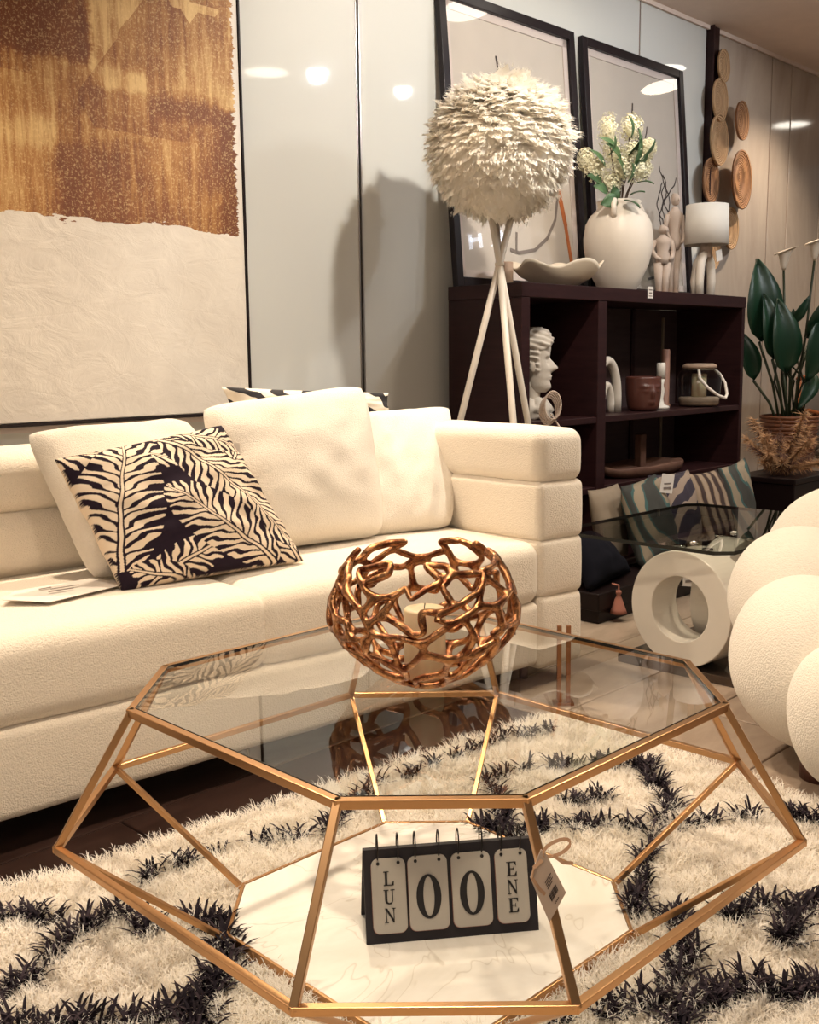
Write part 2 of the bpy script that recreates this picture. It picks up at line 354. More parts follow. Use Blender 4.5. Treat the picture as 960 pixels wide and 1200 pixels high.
def tag(o, label=None, cat=None, group=None, kind=None):
    for k, v in (('label', label), ('category', cat), ('group', group), ('kind', kind)):
        if v: o[k] = v
    return o
def empty(name, loc, rz=0, label=None, cat=None, group=None):
    o = bpy.data.objects.new(name, None); COL.objects.link(o); o.empty_display_size = .05
    o.location = loc; o.rotation_euler[2] = rz; return tag(o, label, cat, group)
def copy_tree(o, parent=None):
    c = o.copy(); COL.objects.link(c); c.parent = parent
    for ch in list(o.children):
        if ch is not c: copy_tree(ch, c)
    return c
def rounded(size, r, puff=(0, 0, 0), mid=10, arc=5, jitter=0):
    """rounded, slightly puffed box as a closed mesh"""
    h = [x/2 for x in size]
    def axis(hh):
        a = [-(hh-r)-r*math.tan(R(45)*(1-i/arc)) for i in range(arc)]
        m_ = [-(hh-r)+2*(hh-r)*i/mid for i in range(mid+1)]
        return a+m_+[-q for q in reversed(a)]
    mb = MB(); ax = [axis(x) for x in h]
    for d in range(3):
        for sgn in (-1, 1):
            a, b = ax[(d+1) % 3], ax[(d+2) % 3]; vs = []
            for p in a:
                for q in b:
                    P = [0, 0, 0]; P[d] = sgn*h[d]; P[(d+1) % 3] = p; P[(d+2) % 3] = q
                    inn = [max(-(h[k]-r), min(h[k]-r, P[k])) for k in range(3)]
                    dv = Vector([P[k]-inn[k] for k in range(3)])
                    if dv.length > 0: dv = dv.normalized()*r
                    o = [inn[k]+dv[k] for k in range(3)]
                    f = [1-(o[k]/h[k])**2 for k in range(3)]
                    o2 = [o[k]+puff[k]*(o[k]/h[k])*max(0, f[(k+1) % 3])**.6*max(0, f[(k+2) % 3])**.6 for k in range(3)]
                    vs.append(o2)
            n = len(b); fs = []
            for i in range(len(a)-1):
                for j in range(n-1):
                    q = (i*n+j, (i+1)*n+j, (i+1)*n+j+1, i*n+j+1); fs.append(q if sgn > 0 else q[::-1])
            mb.add(vs, fs)
    if jitter:
        mb.v = [tuple(Vector(p)+jitter*noise.noise_vector(Vector(p)*5)) for p in mb.v]
    return mb
def rbox(name, c, size, r, mat, parent, puff=(0, 0, 0), mid=10, jitter=0, arc=5):
    mb = rounded(size, r, puff, mid, arc, jitter)
    return mb.build(name, mat, parent, smooth=arc > 2, loc=c, weld=True)
def cushion(name, corners, t, mat, parent=None, n=26, conc=.05, rnd=0, wr=.004, colfn=None, power=.42, seed=0):
    TL, TR, BR, BL = [Vector(c) for c in corners]
    nrm = ((TR-BL).cross(TL-BR)).normalized()
    c0 = (TL+TR+BR+BL)/4; vs = []; cols = []; fs = []
    for side in (1, -1):
        base = len(vs)
        for j in range(n+1):
            for i in range(n+1):
                U, V = 2*i/n-1, 2*j/n-1
                u = .5+.5*U*(1-conc*(1-V*V)); v = .5+.5*V*(1-conc*(1-U*U))
                cr_ = rnd*U**4*V**4; u += (.5-u)*cr_; v += (.5-v)*cr_
                p = BL*(1-u)*(1-v)+BR*u*(1-v)+TR*u*v+TL*(1-u)*v
                th = t/2*max(0, (1-U*U)*(1-V*V))**power
                wn = noise.noise(Vector((u*7+seed, v*7, side*3)))*wr*min(1, th/(t*.15))
                p = p+nrm*side*(th+wn*2)
                vs.append(p-c0)
                if colfn is not None: cols.append(colfn(i, j, side))
        for j in range(n):
            for i in range(n):
                q = (base+j*(n+1)+i, base+j*(n+1)+i+1, base+(j+1)*(n+1)+i+1, base+(j+1)*(n+1)+i)
                fs.append(q if side > 0 else q[::-1])
    me = bpy.data.meshes.new(name); me.from_pydata([tuple(p) for p in vs], [], fs)
    if colfn is not None:
        ca = me.color_attributes.new('print', 'BYTE_COLOR', 'POINT'); ca.data.foreach_set('color', np.array(cols, dtype=np.float32).ravel())
    bm = bmesh.new(); bm.from_mesh(me); bmesh.ops.remove_doubles(bm, verts=bm.verts, dist=1e-5); bm.to_mesh(me); bm.free()
    me.shade_smooth(); me.materials.append(MT[mat]); o = bpy.data.objects.new(name, me); COL.objects.link(o)
    if parent: o.parent = parent
    o.location = c0
    return o

# ------------------------------------------------------------------ frames of reference
# wall frame: x along the wall (away to the right), y into the wall, origin at the floor below the bookcase front
PK = Vector((.7357, 2.858, 0)); WR = R(46)
def wg(w, n, z=0): return PK+Vector((w*math.cos(WR)-n*math.sin(WR), w*math.sin(WR)+n*math.cos(WR), z))
SO = Vector((.360, 1.356, 0)); SR = R(41.5)
def sg(s, n, z=0): return SO+Vector((s*math.cos(SR)-n*math.sin(SR), s*math.sin(SR)+n*math.cos(SR), z))

# ------------------------------------------------------------------ room
WN = .48
fl = MB().box((0, 0, -.06), (13, 12, .1)).build('floor', 'grout', loc=(1.5, 2.5, 0), rotz=WR); tag(fl, kind='structure')
plank = rounded((1.19, .292, .02), .004, mid=1, arc=1).build('plank', 'floor', fl, weld=True)
COL.objects.unlink(plank); pm = plank.data; bpy.data.objects.remove(plank)
pm2 = pm.copy(); pm2.materials.clear(); pm2.materials.append(MT['shaded_floor'])  # same planks in a darker colour, deepening the shade under and before the sofa
k = 0
for j in range(-9, 19):
    for i in range(-6, 5):
        x = i*1.195+(j*.43 % 1.195); y = j*.296
        P = Vector((x, y, 0)); P.rotate(Matrix.Rotation(WR, 3, 'Z').to_euler()); P += Vector((1.5, 2.5, 0))
        if k < 300 and -3.6 < P.x < 6 and -2.2 < P.y < 7.5 and (P-PK).dot(Vector((-math.sin(WR), math.cos(WR), 0))) < WN+.2:
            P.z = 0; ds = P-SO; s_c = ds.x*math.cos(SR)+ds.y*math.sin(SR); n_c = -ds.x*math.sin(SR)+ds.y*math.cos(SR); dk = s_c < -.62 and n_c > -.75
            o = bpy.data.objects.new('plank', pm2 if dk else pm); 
            if dk: o['label'] = 'floor plank under the sofa, coloured darker to deepen its shade'
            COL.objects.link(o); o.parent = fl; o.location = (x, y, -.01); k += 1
tag(MB().box((0, 0, 0), (13, 12, .1)).build('ceiling', 'plaster', loc=(1.5, 2.5, CEIL_Z+.05), rotz=WR), kind='structure')
wall = MB().box((1.0, .11, 1.4), (12, .12, 3.0)).build('wall_back', 'wall_core', loc=wg(0, WN), rotz=WR); tag(wall, kind='structure')
seams = [-4.9, -2.9, -.881, 1.138, 1.83]
for a, b in zip(seams[:-1], seams[1:]):
    rbox('panel', ((a+b)/2, .025, 1.42), (b-a-.012, .05, 2.85), .003, 'panel', wall, mid=1, arc=1)
ws = [1.93, 2.649, 2.922, 3.409, 4.2, 5.0, 6.2]
for a, b in zip(ws[:-1], ws[1:]):
    rbox('panel', ((a+b)/2, .025, 1.42), (b-a-.014, .05, 2.85), .003, 'panel_warm', wall, mid=1, arc=1)
for x in (-2.9, -.881):
    o = MB().box((x-.007, .012, 1.42), (.006, .03, 2.85)).box((x+.009, .012, 1.42), (.008, .034, 2.85)).build('metal_strip', 'strip', wall); o['label'] = 'brushed steel joint strip'
o = MB().box((1.138, .03, 1.42), (.012, .05, 2.85)).build('metal_strip', 'strip_brown', wall)
for x in ws[1:]: MB().box((x, .03, 1.42), (.016, .046, 2.85)).build('joint_strip', 'strip_brown', wall)
tr = MB().box((0, 0, 1.42), (.085, .06, 2.84)).box((-.045, -.01, 1.42), (.012, .07, 2.84)).build('trim_1', 'wenge', loc=wg(1.88, WN+.0), rotz=WR, bevel=.003); tag(tr, kind='structure')
tag(MB().box((0, 0, 0), (9, .014, .022)).build('trim_2', 'plaster', loc=wg(2.2, WN-.012, CEIL_Z-.011), rotz=WR), kind='structure')
lab = {0: 'added over the coffee table to brighten the rug', 1: 'over the left end of the sofa', 2: 'over the armchair', 3: 'over the sofa back', 4: 'over the floor lamp', 5: 'over the potted lilies', 6: 'nearer of the two beside the glass side table', 7: 'farther of the two beside the glass side table', 8: 'over the aisle right of the bookcase', 9: 'far down the right wall', 10: 'in front of the feather lamp'}
for i, (x, y, e, c, aim, cone) in enumerate(SPOTS):
    t = empty('ceiling_downlight', (x, y, CEIL_Z), 0, 'round recessed ceiling downlight '+lab[i], 'ceiling light', 'round downlights in the ceiling')
    rr = .14 if i in (4, 5, 6, 9) else .07
    MB().lathe([(rr+.02, -.001), (rr+.02, -.012), (rr, -.012), (rr, -.004)], 32, cap=False).build('trim_ring', 'lamp_rim', t, True)
    MB().lathe([(0.001, -.006), (rr, -.006)], 32, cap=False).build('diffuser', 'lamp_on', t)

# lit shop sign across the aisle, seen as a reflection in the first framed print
sgn = empty('shop_sign', (6.12, 3.68, 2.70), R(-90), 'lit white letters CH across the aisle, reflected in the left framed print', 'sign')
MB().box((0, .05, .08), (1.6, .04, .5)).build('sign_board', 'sign_panel', sgn)
def cletter():
    mb = MB(); pts = [(.065*math.cos(a), .085*math.sin(a)) for a in np.linspace(R(50), R(310), 14)]
    for a, b in zip(pts[:-1], pts[1:]): mb.bar((a[0], 0, a[1]), (b[0], 0, b[1]), .03, .034, (0, 1, 0), .004)
    return mb
cletter().build('letter', 'sign_on', sgn, loc=(-.10, 0, .085)); MB().box((-.05, 0, 0), (.034, .03, .17)).box((.05, 0, 0), (.034, .03, .17)).box((0, 0, 0), (.1, .03, .034)).build('letter', 'sign_on', sgn, loc=(.10, 0, .085))

# ------------------------------------------------------------------ painting
pt = empty('painting', wg(-1.489, WN-.004, .83), WR, 'large abstract canvas, gold and umber above plaster white, on the wall over the sofa', 'painting')
rbox('canvas', (-.75, -.02, .93), (1.5, .034, 1.86), .003, 'painting', pt, mid=2, arc=1)
mb = MB().box((.004, -.022, .93), (.006, .044, 1.874)).box((-.75, -.022, -.006), (1.512, .044, .010)).box((-1.504, -.022, .93), (.006, .044, 1.874)).box((-.75, -.022, 1.867), (1.512, .044, .01))
mb.build('frame', 'black_frame', pt)
MB().box((-.75, -.012, -.022), (1.512, .024, .018)).build('ledge', 'mat_board', pt)

# ------------------------------------------------------------------ bookcase
BW0, BW1, BH, BD = -.45, 1.457, 1.31, .40
bc = empty('bookcase', wg((BW0+BW1)/2, BD/2), WR, 'long dark wenge open bookcase against the wall, right of the sofa', 'bookcase')
def bb(name, x0, x1, y0, y1, z0, z1, mat='wenge', bev=.003):
    cx = (BW0+BW1)/2; return rbox(name, ((x0+x1)/2-cx, (y0+y1)/2-BD/2, (z0+z1)/2), (x1-x0, y1-y0, z1-z0), bev, mat, bc, mid=2, arc=2)
bb('top_board', BW0, BW1, 0, BD, BH-.058, BH)
bb('side_panel', BW0+.002, BW0+.058, .003, BD, 0, BH-.058); bb('side_panel', BW1-.032, BW1-.002, .003, BD, 0, BH-.058)
bb('divider', .095, .162, .003, BD-.012, 0, BH-.058)
for z in (.06, .430, .744):
    bb('shelf', BW0+.058, .095, .006, BD-.012, z-.028, z); bb('shelf', .162, BW1-.032, .006, BD-.012, z-.028, z)
bb('back_panel', BW0+.058, BW1-.032, BD-.012, BD, .03, BH-.06, 'wenge_dark')
bb('back_batten', .955, .985, BD-.024, BD-.012, .1, BH-.06, 'wenge', .002); bb('back_batten', 1.26, 1.275, BD-.024, BD-.012, .45, BH-.1, 'beige_fabric', .002)
st = empty('price_sticker', wg(.506, -.002, 1.30), WR, 'small white price sticker on the front edge of the bookcase top', 'sticker')
MB().box((0, 0, 0), (.045, .002, .052)).build('label_paper', 'paper', st)
MB().box((0, -.0015, .012), (.03, .001, .006)).box((0, -.0015, -.003), (.024, .001, .008)).box((0, -.0015, -.016), (.03, .001, .004)).build('print', 'branch_grey', st)

# ------------------------------------------------------------------ two framed prints leaning on the bookcase top
def curve_strokes(mb, pts, r, y):
    path = [Vector((x, y, z)) for x, z in pts]
    for a, b in zip(path[:-1], path[1:]): mb.bar(a, b, r*2, .0012, (0, 1, 0), r*.3)
def framed(x0, x1, label, art):
    tilt = math.atan2(.10, 1.2); w = x1-x0; h = 1.235
    t = empty('framed_print', wg((x0+x1)/2, .365, BH), WR, label, 'picture', None); t.rotation_euler = (Matrix.Rotation(WR, 3, 'Z') @ Matrix.Rotation(-tilt, 3, 'X')).to_euler()
    fwd = .042
    for nm, c, s in (('frame_side', (-w/2+fwd/2, 0, h/2), (fwd, .03, h)), ('frame_side', (w/2-fwd/2, 0, h/2), (fwd, .03, h)), ('frame_rail', (0, 0, h-fwd/2), (w-2*fwd, .03, fwd)), ('frame_rail', (0, 0, fwd/2), (w-2*fwd, .03, fwd))):
        rbox(nm, c, s, .003, 'black_frame', t, mid=1, arc=2)
    MB().box((0, .012, h/2), (w-.05, .006, h-.05)).build('backing', 'print_paper', t)
    mm = MB(); e = .035
    for c, s in (((0, .006, h-fwd-e/2), (w-2*fwd, .004, e)), ((0, .006, fwd+e/2), (w-2*fwd, .004, e)), ((-w/2+fwd+e/2, .006, h/2), (e, .004, h-2*fwd)), ((w/2-fwd-e/2, .006, h/2), (e, .004, h-2*fwd))): mm.box(c, s)
    mm.build('mount', 'mat_board', t)
    art(t, w, h)
    MB().box((0, -.004, h/2), (w-2*fwd+.002, .003, h-2*fwd+.002)).build('glass_pane', 'pic_glass', t)
    return t
def squiggle(x0, z0, x1, z1, n, amp, seed):
    rs = random.Random(seed); out = []
    for i in range(n+1):
        f = i/n; out.append((x0+(x1-x0)*f+amp*math.sin(f*5+seed)+rs.uniform(-.006, .006), z0+(z1-z0)*f+rs.uniform(-.005, .005)))
    return out
def art1(t, w, h):
    mb = MB()
    curve_strokes(mb, [(-.10, 1.02), (-.09, .96), (-.03, .88), (.0, .80), (.02, .70)], .006, .0075)
    for i in range(9):
        curve_strokes(mb, squiggle(-.1+.03*i, .62, -.14+.035*i, .80+.03*((i*5) % 6), 9, .02, i), .003, .0075)
    mb.build('branch_drawing', 'branch_ink', t)
    mb = MB(); a = [(.30, .56), (.30, .45), (.27, .34), (.20, .25), (.10, .19), (-.02, .17), (-.08, .18)]
    curve_strokes(mb, a, .008, .0075); curve_strokes(mb, [(-.04, .17), (-.03, .26)], .007, .0075); mb.build('branch_drawing', 'branch_grey', t)
    mb = MB(); curve_strokes(mb, [(.30, .5), (.35, .32), (.40, .06)], .012, .0075); curve_strokes(mb, [(.31, .52), (.36, .32)], .006, .0075); mb.build('orange_stroke', 'orange_ink', t)
def art2(t, w, h):
    mb = MB()
    for i in range(8):
        curve_strokes(mb, squiggle(.02+.01*i, .62, -.04+.02*i, .80+.03*((i*3) % 5), 10, .025, i*1.3+20), .0035, .0075)
    curve_strokes(mb, [(-.02, .99), (-.03, .93), (.0, .86), (.02, .75), (.02, .6)], .005, .0075)
    for i in range(5):
        curve_strokes(mb, squiggle(.22+.014*i, .38, .20+.03*i, .62+.04*(i % 3), 12, .035+.008*i, i*1.7+40), .0035, .0075)
    for dz in (0, .03, -.03): curve_strokes(mb, [(.20, .36+dz), (.34, .33+dz*2)], .003, .0075)
    curve_strokes(mb, [(.05, .10), (.16, .12), (.24, .2), (.30, .30)], .007, .0075)
    mb.build('branch_drawing', 'branch_ink', t)
framed(-.440, .520, 'black framed botanical print leaning on the wall behind the feather lamp, the left of two', art1)
framed(.585, 1.535, 'black framed botanical print leaning on the wall behind the flower vase, the right of two', art2)

# ------------------------------------------------------------------ sofa
so = empty('sofa', sg(-.986, .42), SR, 'long cream boucle sofa with horizontal channelled tiers, along the wall', 'sofa')
def sp(name, s0, s1, n0, n1, z0, z1, r=.035, puff=(.004, .008, .006), mid=12):
    return rbox(name, ((s0+s1)/2+.986, (n0+n1)/2-.42, (z0+z1)/2), (s1-s0, n1-n0, z1-z0), r, 'sofa', so, puff, mid=mid, jitter=.003)
SD = .86
sp('base', -1.972, 0.0, .0, SD, .08, .277, .022, (.0, .004, .0), 16)
sp('seat_cushion', -1.004, 0.012, -.004, .62, .272, .463, .05, (.0, .006, .012), 16); sp('seat_cushion', -1.972, -.968, -.004, .62, .272, .463, .05, (.0, .006, .012), 16)
sp('back_tier', -1.972, 0.0, .60, SD, .272, .463, .03)
sp('back_tier', -1.972, 0.0, .60, SD, .460, .634, .045, (0, .012, .004), 16); sp('back_tier', -1.972, 0.0, .60, SD, .630, .785, .05, (0, .012, .006), 16)
for s0, s1 in ((0.0, .205), (-2.177, -1.972)):
    sp('arm_tier', s0, s1, .0, SD, .06, .292, .024, (.006, .01, 0)); sp('arm_tier', s0, s1, .0, SD, .284, .466, .022, (.006, .01, 0)); sp('arm_tier', s0, s1, .0, SD, .458, .641, .022, (.006, .01, 0)); sp('arm_tier', s0, s1, .0, SD, .632, .797, .04, (.006, .01, .006))
for s in (-2.08, -.986, .06):
    for n in (.12, .74): MB().lathe([(.014, 0), (.018, .09)], 14, c=(s+.986, n-.42, 0)).build('leg', 'chrome', so, True)

def sc(name, corners, t, mat, label, cat='cushion', group=None, **kw):
    cs = [sg(*c) for c in corners]
    o = cushion(name, cs, t, mat, **kw); return tag(o, label, cat, group)
c1 = sc('throw_pillow', [(-1.345, .555, .850), (-.86, .555, .862), (-.76, .30, .50), (-1.275, .345, .47)], .17, 'pillow', 'plush cream throw pillow behind the palm leaf pillow, at the left of the sofa', power=.36, wr=.004, rnd=.09, seed=1, group='plush cream throw pillows')
c2 = sc('throw_pillow', [(-.845, .55, .893), (-.215, .56, .945), (-.315, .34, .47), (-.82, .36, .478)], .19, 'pillow', 'largest plush cream throw pillow, in the middle of the sofa back', power=.36, wr=.004, rnd=.09, seed=4, group='plush cream throw pillows')
c3 = sc('throw_pillow', [(-.26, .60, .848), (.185, .57, .858), (-.03, .34, .465), (-.40, .40, .465)], .14, 'pillow', 'plush cream throw pillow leaning against the right arm of the sofa', power=.36, wr=.004, rnd=.09, seed=7, group='plush cream throw pillows')
c5 = sc('throw_pillow', [(-1.95, .45, .80), (-1.66, .42, .80), (-1.535, .22, .475), (-1.9, .25, .47)], .15, 'pillow', 'plush cream throw pillow at the far left end of the sofa', power=.36, rnd=.09, seed=9, group='plush cream throw pillows')
c4 = sc('patterned_cushion', [(-.66, .70, .935), (.02, .72, .895), (.02, .69, .80), (-.64, .69, .80)], .11, 'zebra', 'black and white patterned cushion lying on the sofa back behind the big cream pillow', seed=3)

# palm leaf print, computed on the cushion's own grid
def leaf_print(N):
    img = np.zeros((N+1, N+1)); jj, ii = np.mgrid[0:N+1, 0:N+1]; u = ii/N; v = jj/N
    wob = .004*np.sin(u*31+v*13)+.003*np.sin(v*47-u*23)
    leaves = [  # base, tip, half width, curvature, vein spacing, vein slant
        ((1.05, .25), (.55, 1.1), .16, .03, .050, 1.2), ((.62, .42), (1.12, .95), .14, .02, .045, 1.2), ((-.1, 1.05), (.6, .78), .15, .05, .05, 1.1),
        ((1.0, -.10), (.60, .98), .17, -.05, .044, 1.3), ((.05, -.05), (.62, .20), .12, .05, .045, 1.2), ((.55, .98), (.98, .10), .18, .04, .045, 1.25),
        ((.02, .12), (.36, 1.0), .22, .10, .052, 1.0), ((.82, .0), (.40, .62), .19, .02, .046, 1.15), ((.36, -.02), (.05, .12), .09, .02, .04, 1.2),
        ((.62, 1.02), (1.0, .80), .10, .03, .036, 1.1)]
    for (ax, ay), (bx, by), hw, cv, spc, sl in leaves:
        dx, dy = bx-ax, by-ay; L = math.hypot(dx, dy); tx, ty = dx/L, dy/L
        s = (u-ax)*tx+(v-ay)*ty; d = -(u-ax)*ty+(v-ay)*tx
        t = s/L; d = d-cv*4*t*(1-t)*.5+wob*.5
        ad = np.abs(d); env = hw*np.sqrt(np.clip(np.sin(np.pi*np.clip(t, 0, 1)), 0, 1))
        inside = (t > 0) & (t < 1) & (ad < env)
        s_w = s+.010*np.sin(s*47+ax*9)+.006*np.sin(s*91+by*7); ph = (s_w-ad*sl+.45*ad*ad/hw+wob)/(spc*1.25)+(d > 0)*.5
        fr = ph-np.floor(ph); rel = ad/np.maximum(env, 1e-4)
        cellr = np.sin(np.floor(ph)*12.9898+ax*4)*.5+.5
        vein = (fr > .26+.34*rel**1.5+.16*cellr*rel).astype(float)
        val = vein
        mid = ad < .020*(1-t*.6); val = np.where(mid, 0., val); val = np.where(ad < .009*(1-t*.5), 1., val)
        lit = np.where(ad > env*.93, (fr > .2)*val, val)
        img = np.where(inside, lit, img)
    return img
NP = 300; PR = leaf_print(NP)
WHT = np.array(srgb(226, 208, 186)); BLK = np.array(srgb(36, 26, 38))
def pcol(i, j, side):
    k_ = PR[j, i] if side > 0 else 1.0
    c = BLK*(1-k_)+WHT*k_; return (c[0], c[1], c[2], 1)
MT['leaf_print'] = vcol('leaf_print')
zp = sc('palm_cushion', [(-1.335, .36, .785), (-.830, .43, .838), (-.735, .19, .478), (-1.245, .225, .468)], .15, 'leaf_print', 'black and cream palm leaf print cushion leaning on the cream pillows', n=NP, conc=.03, colfn=pcol, wr=.006, power=.40, seed=2)
to = sg(-.806, .395, .765)-zp.location; lb = MB().box((0, 0, 0), (.022, .003, .05)).build('care_tag', 'paper', zp, loc=to, rotz=SR)
pp = empty('price_sheet', sg(-1.36, .275, .480), SR, 'thin white information sheet lying on the left seat of the sofa', 'paper')
MB().add([(-.16, -.02, .008), (-.08, -.09, .001), (.14, -.03, .001), (.10, .08, .004), (-.10, .06, .006), (-.16, -.02, .0092), (-.08, -.09, .0022), (.14, -.03, .0022), (.10, .08, .0052), (-.10, .06, .0072)], [(0, 4, 3, 2, 1), (5, 6, 7, 8, 9), (0, 1, 6, 5), (1, 2, 7, 6), (2, 3, 8, 7), (3, 4, 9, 8), (4, 0, 5, 9)]).build('sheet', 'paper', pp)
mb = MB()
for x, y, l in ((-.04, .03, .03), (.0, .01, .07), (-.02, -.015, .06)): mb.box((x, y, .0092), (l, .006, .0008))
mb.build('print', 'branch_grey', pp)

# bronze double bar in front of the sofa corner
bp = empty('metal_stand', (.4155, 1.2245, 0), R(0), 'slim bronze double-bar stand on the floor in front of the sofa corner', 'stand')
for dx in (-.0135, .0135): MB().box((dx, 0, .12), (.013, .013, .236)).build('bar', 'bronze', bp, bevel=.001)
MB().box((0, 0, .004), (.06, .04, .008)).build('foot', 'bronze', bp, bevel=.001)

# ------------------------------------------------------------------ rug
rg = empty('shaggy_rug', (0, 0, 0), 0, 'shaggy cream rug with black yarn diamond lines under the coffee table', 'rug')
ra = R(39.5); rc = Vector((.372, 1.075, 0))   # far corner; u runs back along the sofa, v towards the viewer's right
ud = Vector((-math.cos(ra), -math.sin(ra), 0)); vd = Vector((math.sin(ra), -math.cos(ra), 0))
RU, RV = 2.35, 2.1
P = [rc, rc+ud*RU, rc+ud*RU+vd*RV, rc+vd*RV]
MB().prism([(p.x, p.y) for p in P][::1], .001, .012).build('backing', 'rug_base', rg)
LINES = [
 [(-.86,-.42),(-.75,-.36),(-.677,-.248),(-.664,-.218),(-.643,-.153),(-.62,-.093),(-.598,-.017),(-.556,-.002),(-.483,-.062)], [(-.78,-.01),(-.719,0.0),(-.656,-.019)],
 [(-.538,.075),(-.542,.159),(-.483,.194),(-.448,.23),(-.369,.275),(-.301,.297),(-.215,.324),(-.173,.43),(-.116,.587),(-.02,.643),(.051,.73),(.127,.774),(.199,.858),(.326,.919)],
 [(-.442,-.01),(-.396,-.035),(-.348,-.036),(-.337,-.158),(-.352,-.23),(-.356,-.308),(-.352,-.379),(-.33,-.5),(-.36,-.62)],
 [(-.645,-.329),(-.57,-.326),(-.495,-.321),(-.396,-.303)], [(.308,.465),(.41,.481)],
 [(.096,.329),(.165,.357),(.167,.492),(.148,.586),(.21,.648),(.296,.678),(.401,.687),(.535,.678),(.536,.507),(.543,.414),(.491,.35)],
 [(-.07,.292),(.036,.314),(.096,.329),(.178,.303),(.255,.347),(.327,.345),(.48,.342),(.581,.348),(.684,.389),(.793,.386),(.837,.355),(.908,.353),(1.0,.33)],
 [(.487,.35),(.437,.212),(.399,.074),(.368,-.019),(.435,-.026),(.437,-.105),(.411,-.182),(.373,-.253),(.363,-.318),(.358,-.388),(.33,-.55)],
 [(.534,-.022),(.589,.007),(.64,.022),(.665,.006),(.762,-.002),(.87,-.01)], [(.665,.006),(.613,-.102)],
 [(.197,-.316),(.264,-.3),(.335,-.274),(.397,-.286),(.456,-.265),(.519,-.232),(.558,-.255),(.657,-.257),(.75,-.23)]]
def seg_dist(px, py):
    d = np.full(px.shape, 9.)
    for ln in LINES:
        for (x0, y0), (x1, y1) in zip(ln[:-1], ln[1:]):
            dx, dy = x1-x0, y1-y0; t = np.clip(((px-x0)*dx+(py-y0)*dy)/(dx*dx+dy*dy), 0, 1)
            d = np.minimum(d, np.hypot(px-x0-t*dx, py-y0-t*dy))
    return d
def tufts(name, mat, px, py, L, wd, tint, lean, field=1.0, zbase=.008, stiff=.5):
    n = len(px)
    ang = rng.uniform(0, 2*np.pi, n)+field*2.2*(np.sin(px*17+py*9)+np.cos(py*23-px*11))
    bend = lean*rng.uniform(.6, 1.25, n); dx, dy = np.cos(ang), np.sin(ang)
    V = np.zeros((n, 7, 3)); wx, wy = -dy, dx
    for k_, (f, ww) in enumerate(((0, 1), (.45, 1), (.8, .8))):
        hor = L*(f**1.6)*np.sin(bend)*1.0; zz = zbase+L*np.sin(np.minimum(f*1.25, 1.2))*np.cos(bend)*.95
        for s_, sg_ in ((0, -1), (1, 1)):
            V[:, k_*2+s_, 0] = px+dx*hor+sg_*wx*wd/2*ww; V[:, k_*2+s_, 1] = py+dy*hor+sg_*wy*wd/2*ww; V[:, k_*2+s_, 2] = zz
    hor = L*np.sin(bend); V[:, 6, 0] = px+dx*hor; V[:, 6, 1] = py+dy*hor; V[:, 6, 2] = zbase+L*np.cos(bend)*.85
    base = (np.arange(n)*7)[:, None]
    q = np.concatenate([base+np.array([[0, 1, 3, 2]]), base+np.array([[2, 3, 5, 4]])], 1).reshape(-1, 4); tri = (base+np.array([[4, 5, 6]]))
    loops = np.concatenate([q.ravel(), tri.ravel()]).astype(np.int32)
    me = bpy.data.meshes.new(name); me.vertices.add(n*7); me.vertices.foreach_set('co', V.astype(np.float32).ravel())
    me.loops.add(len(loops)); me.loops.foreach_set('vertex_index', loops)
    starts = np.concatenate([np.arange(0, n*8, 4), n*8+np.arange(0, n*3, 3)]).astype(np.int32)
    me.polygons.add(len(starts)); me.polygons.foreach_set('loop_start', starts)
    me.update(calc_edges=True); me.validate()
    ca = me.color_attributes.new('tint', 'BYTE_COLOR', 'POINT'); tc = np.repeat(tint, 7); ca.data.foreach_set('color', np.stack([tc, tc, tc, np.ones_like(tc)], 1).astype(np.float32).ravel())
    me.materials.append(MT[mat]); o = bpy.data.objects.new(name, me); COL.objects.link(o); o.parent = rg; o['kind'] = 'stuff'; return o
def scatter(n):
    a = rng.uniform(.0, RU, n); b = rng.uniform(.0, RV, n)
    return rc.x+ud.x*a+vd.x*b, rc.y+ud.y*a+vd.y*b
BA, BB = .0869, .3473
def inside_marble(x, y, g=.0):
    ax, ay = np.abs(x), np.abs(y); b = BB-g
    return (ax < b) & (ay < b) & (ax+ay < BA+b-g*.4)
px, py = scatter(430000)
vis = (py > -.62) & (px > -1.15) & (px < 1.15)
keep = (vis | (rng.random(len(px)) < .10)) & ~inside_marble(px, py, .0)
px, py = px[keep], py[keep]
lw = .011+.010*np.sin(px*6+1)*np.sin(py*7); d = seg_dist(px, py)+.012*np.sin(px*61)*np.sin(py*53); blk = d < lw
clump = .5+.5*np.sin(px*31+2*np.sin(py*27))*np.sin(py*37+2*np.sin(px*19))
wx_, wy_ = px[~blk], py[~blk]; cw = clump[~blk]
tufts('white_pile', 'yarn_white', wx_, wy_, (.030+.020*cw)*rng.uniform(.75, 1.25, len(wx_)), .0016, rng.random(len(wx_)), .72, .6)
bx, by = px[blk], py[blk]; sel = rng.random(len(bx)) < .36; bx, by = bx[sel], by[sel]
tufts('black_pile', 'yarn_black', bx, by, .052*rng.uniform(.6, 1.25, len(bx)), .0058, rng.random(len(bx))**3, .82, .35, zbase=.016)

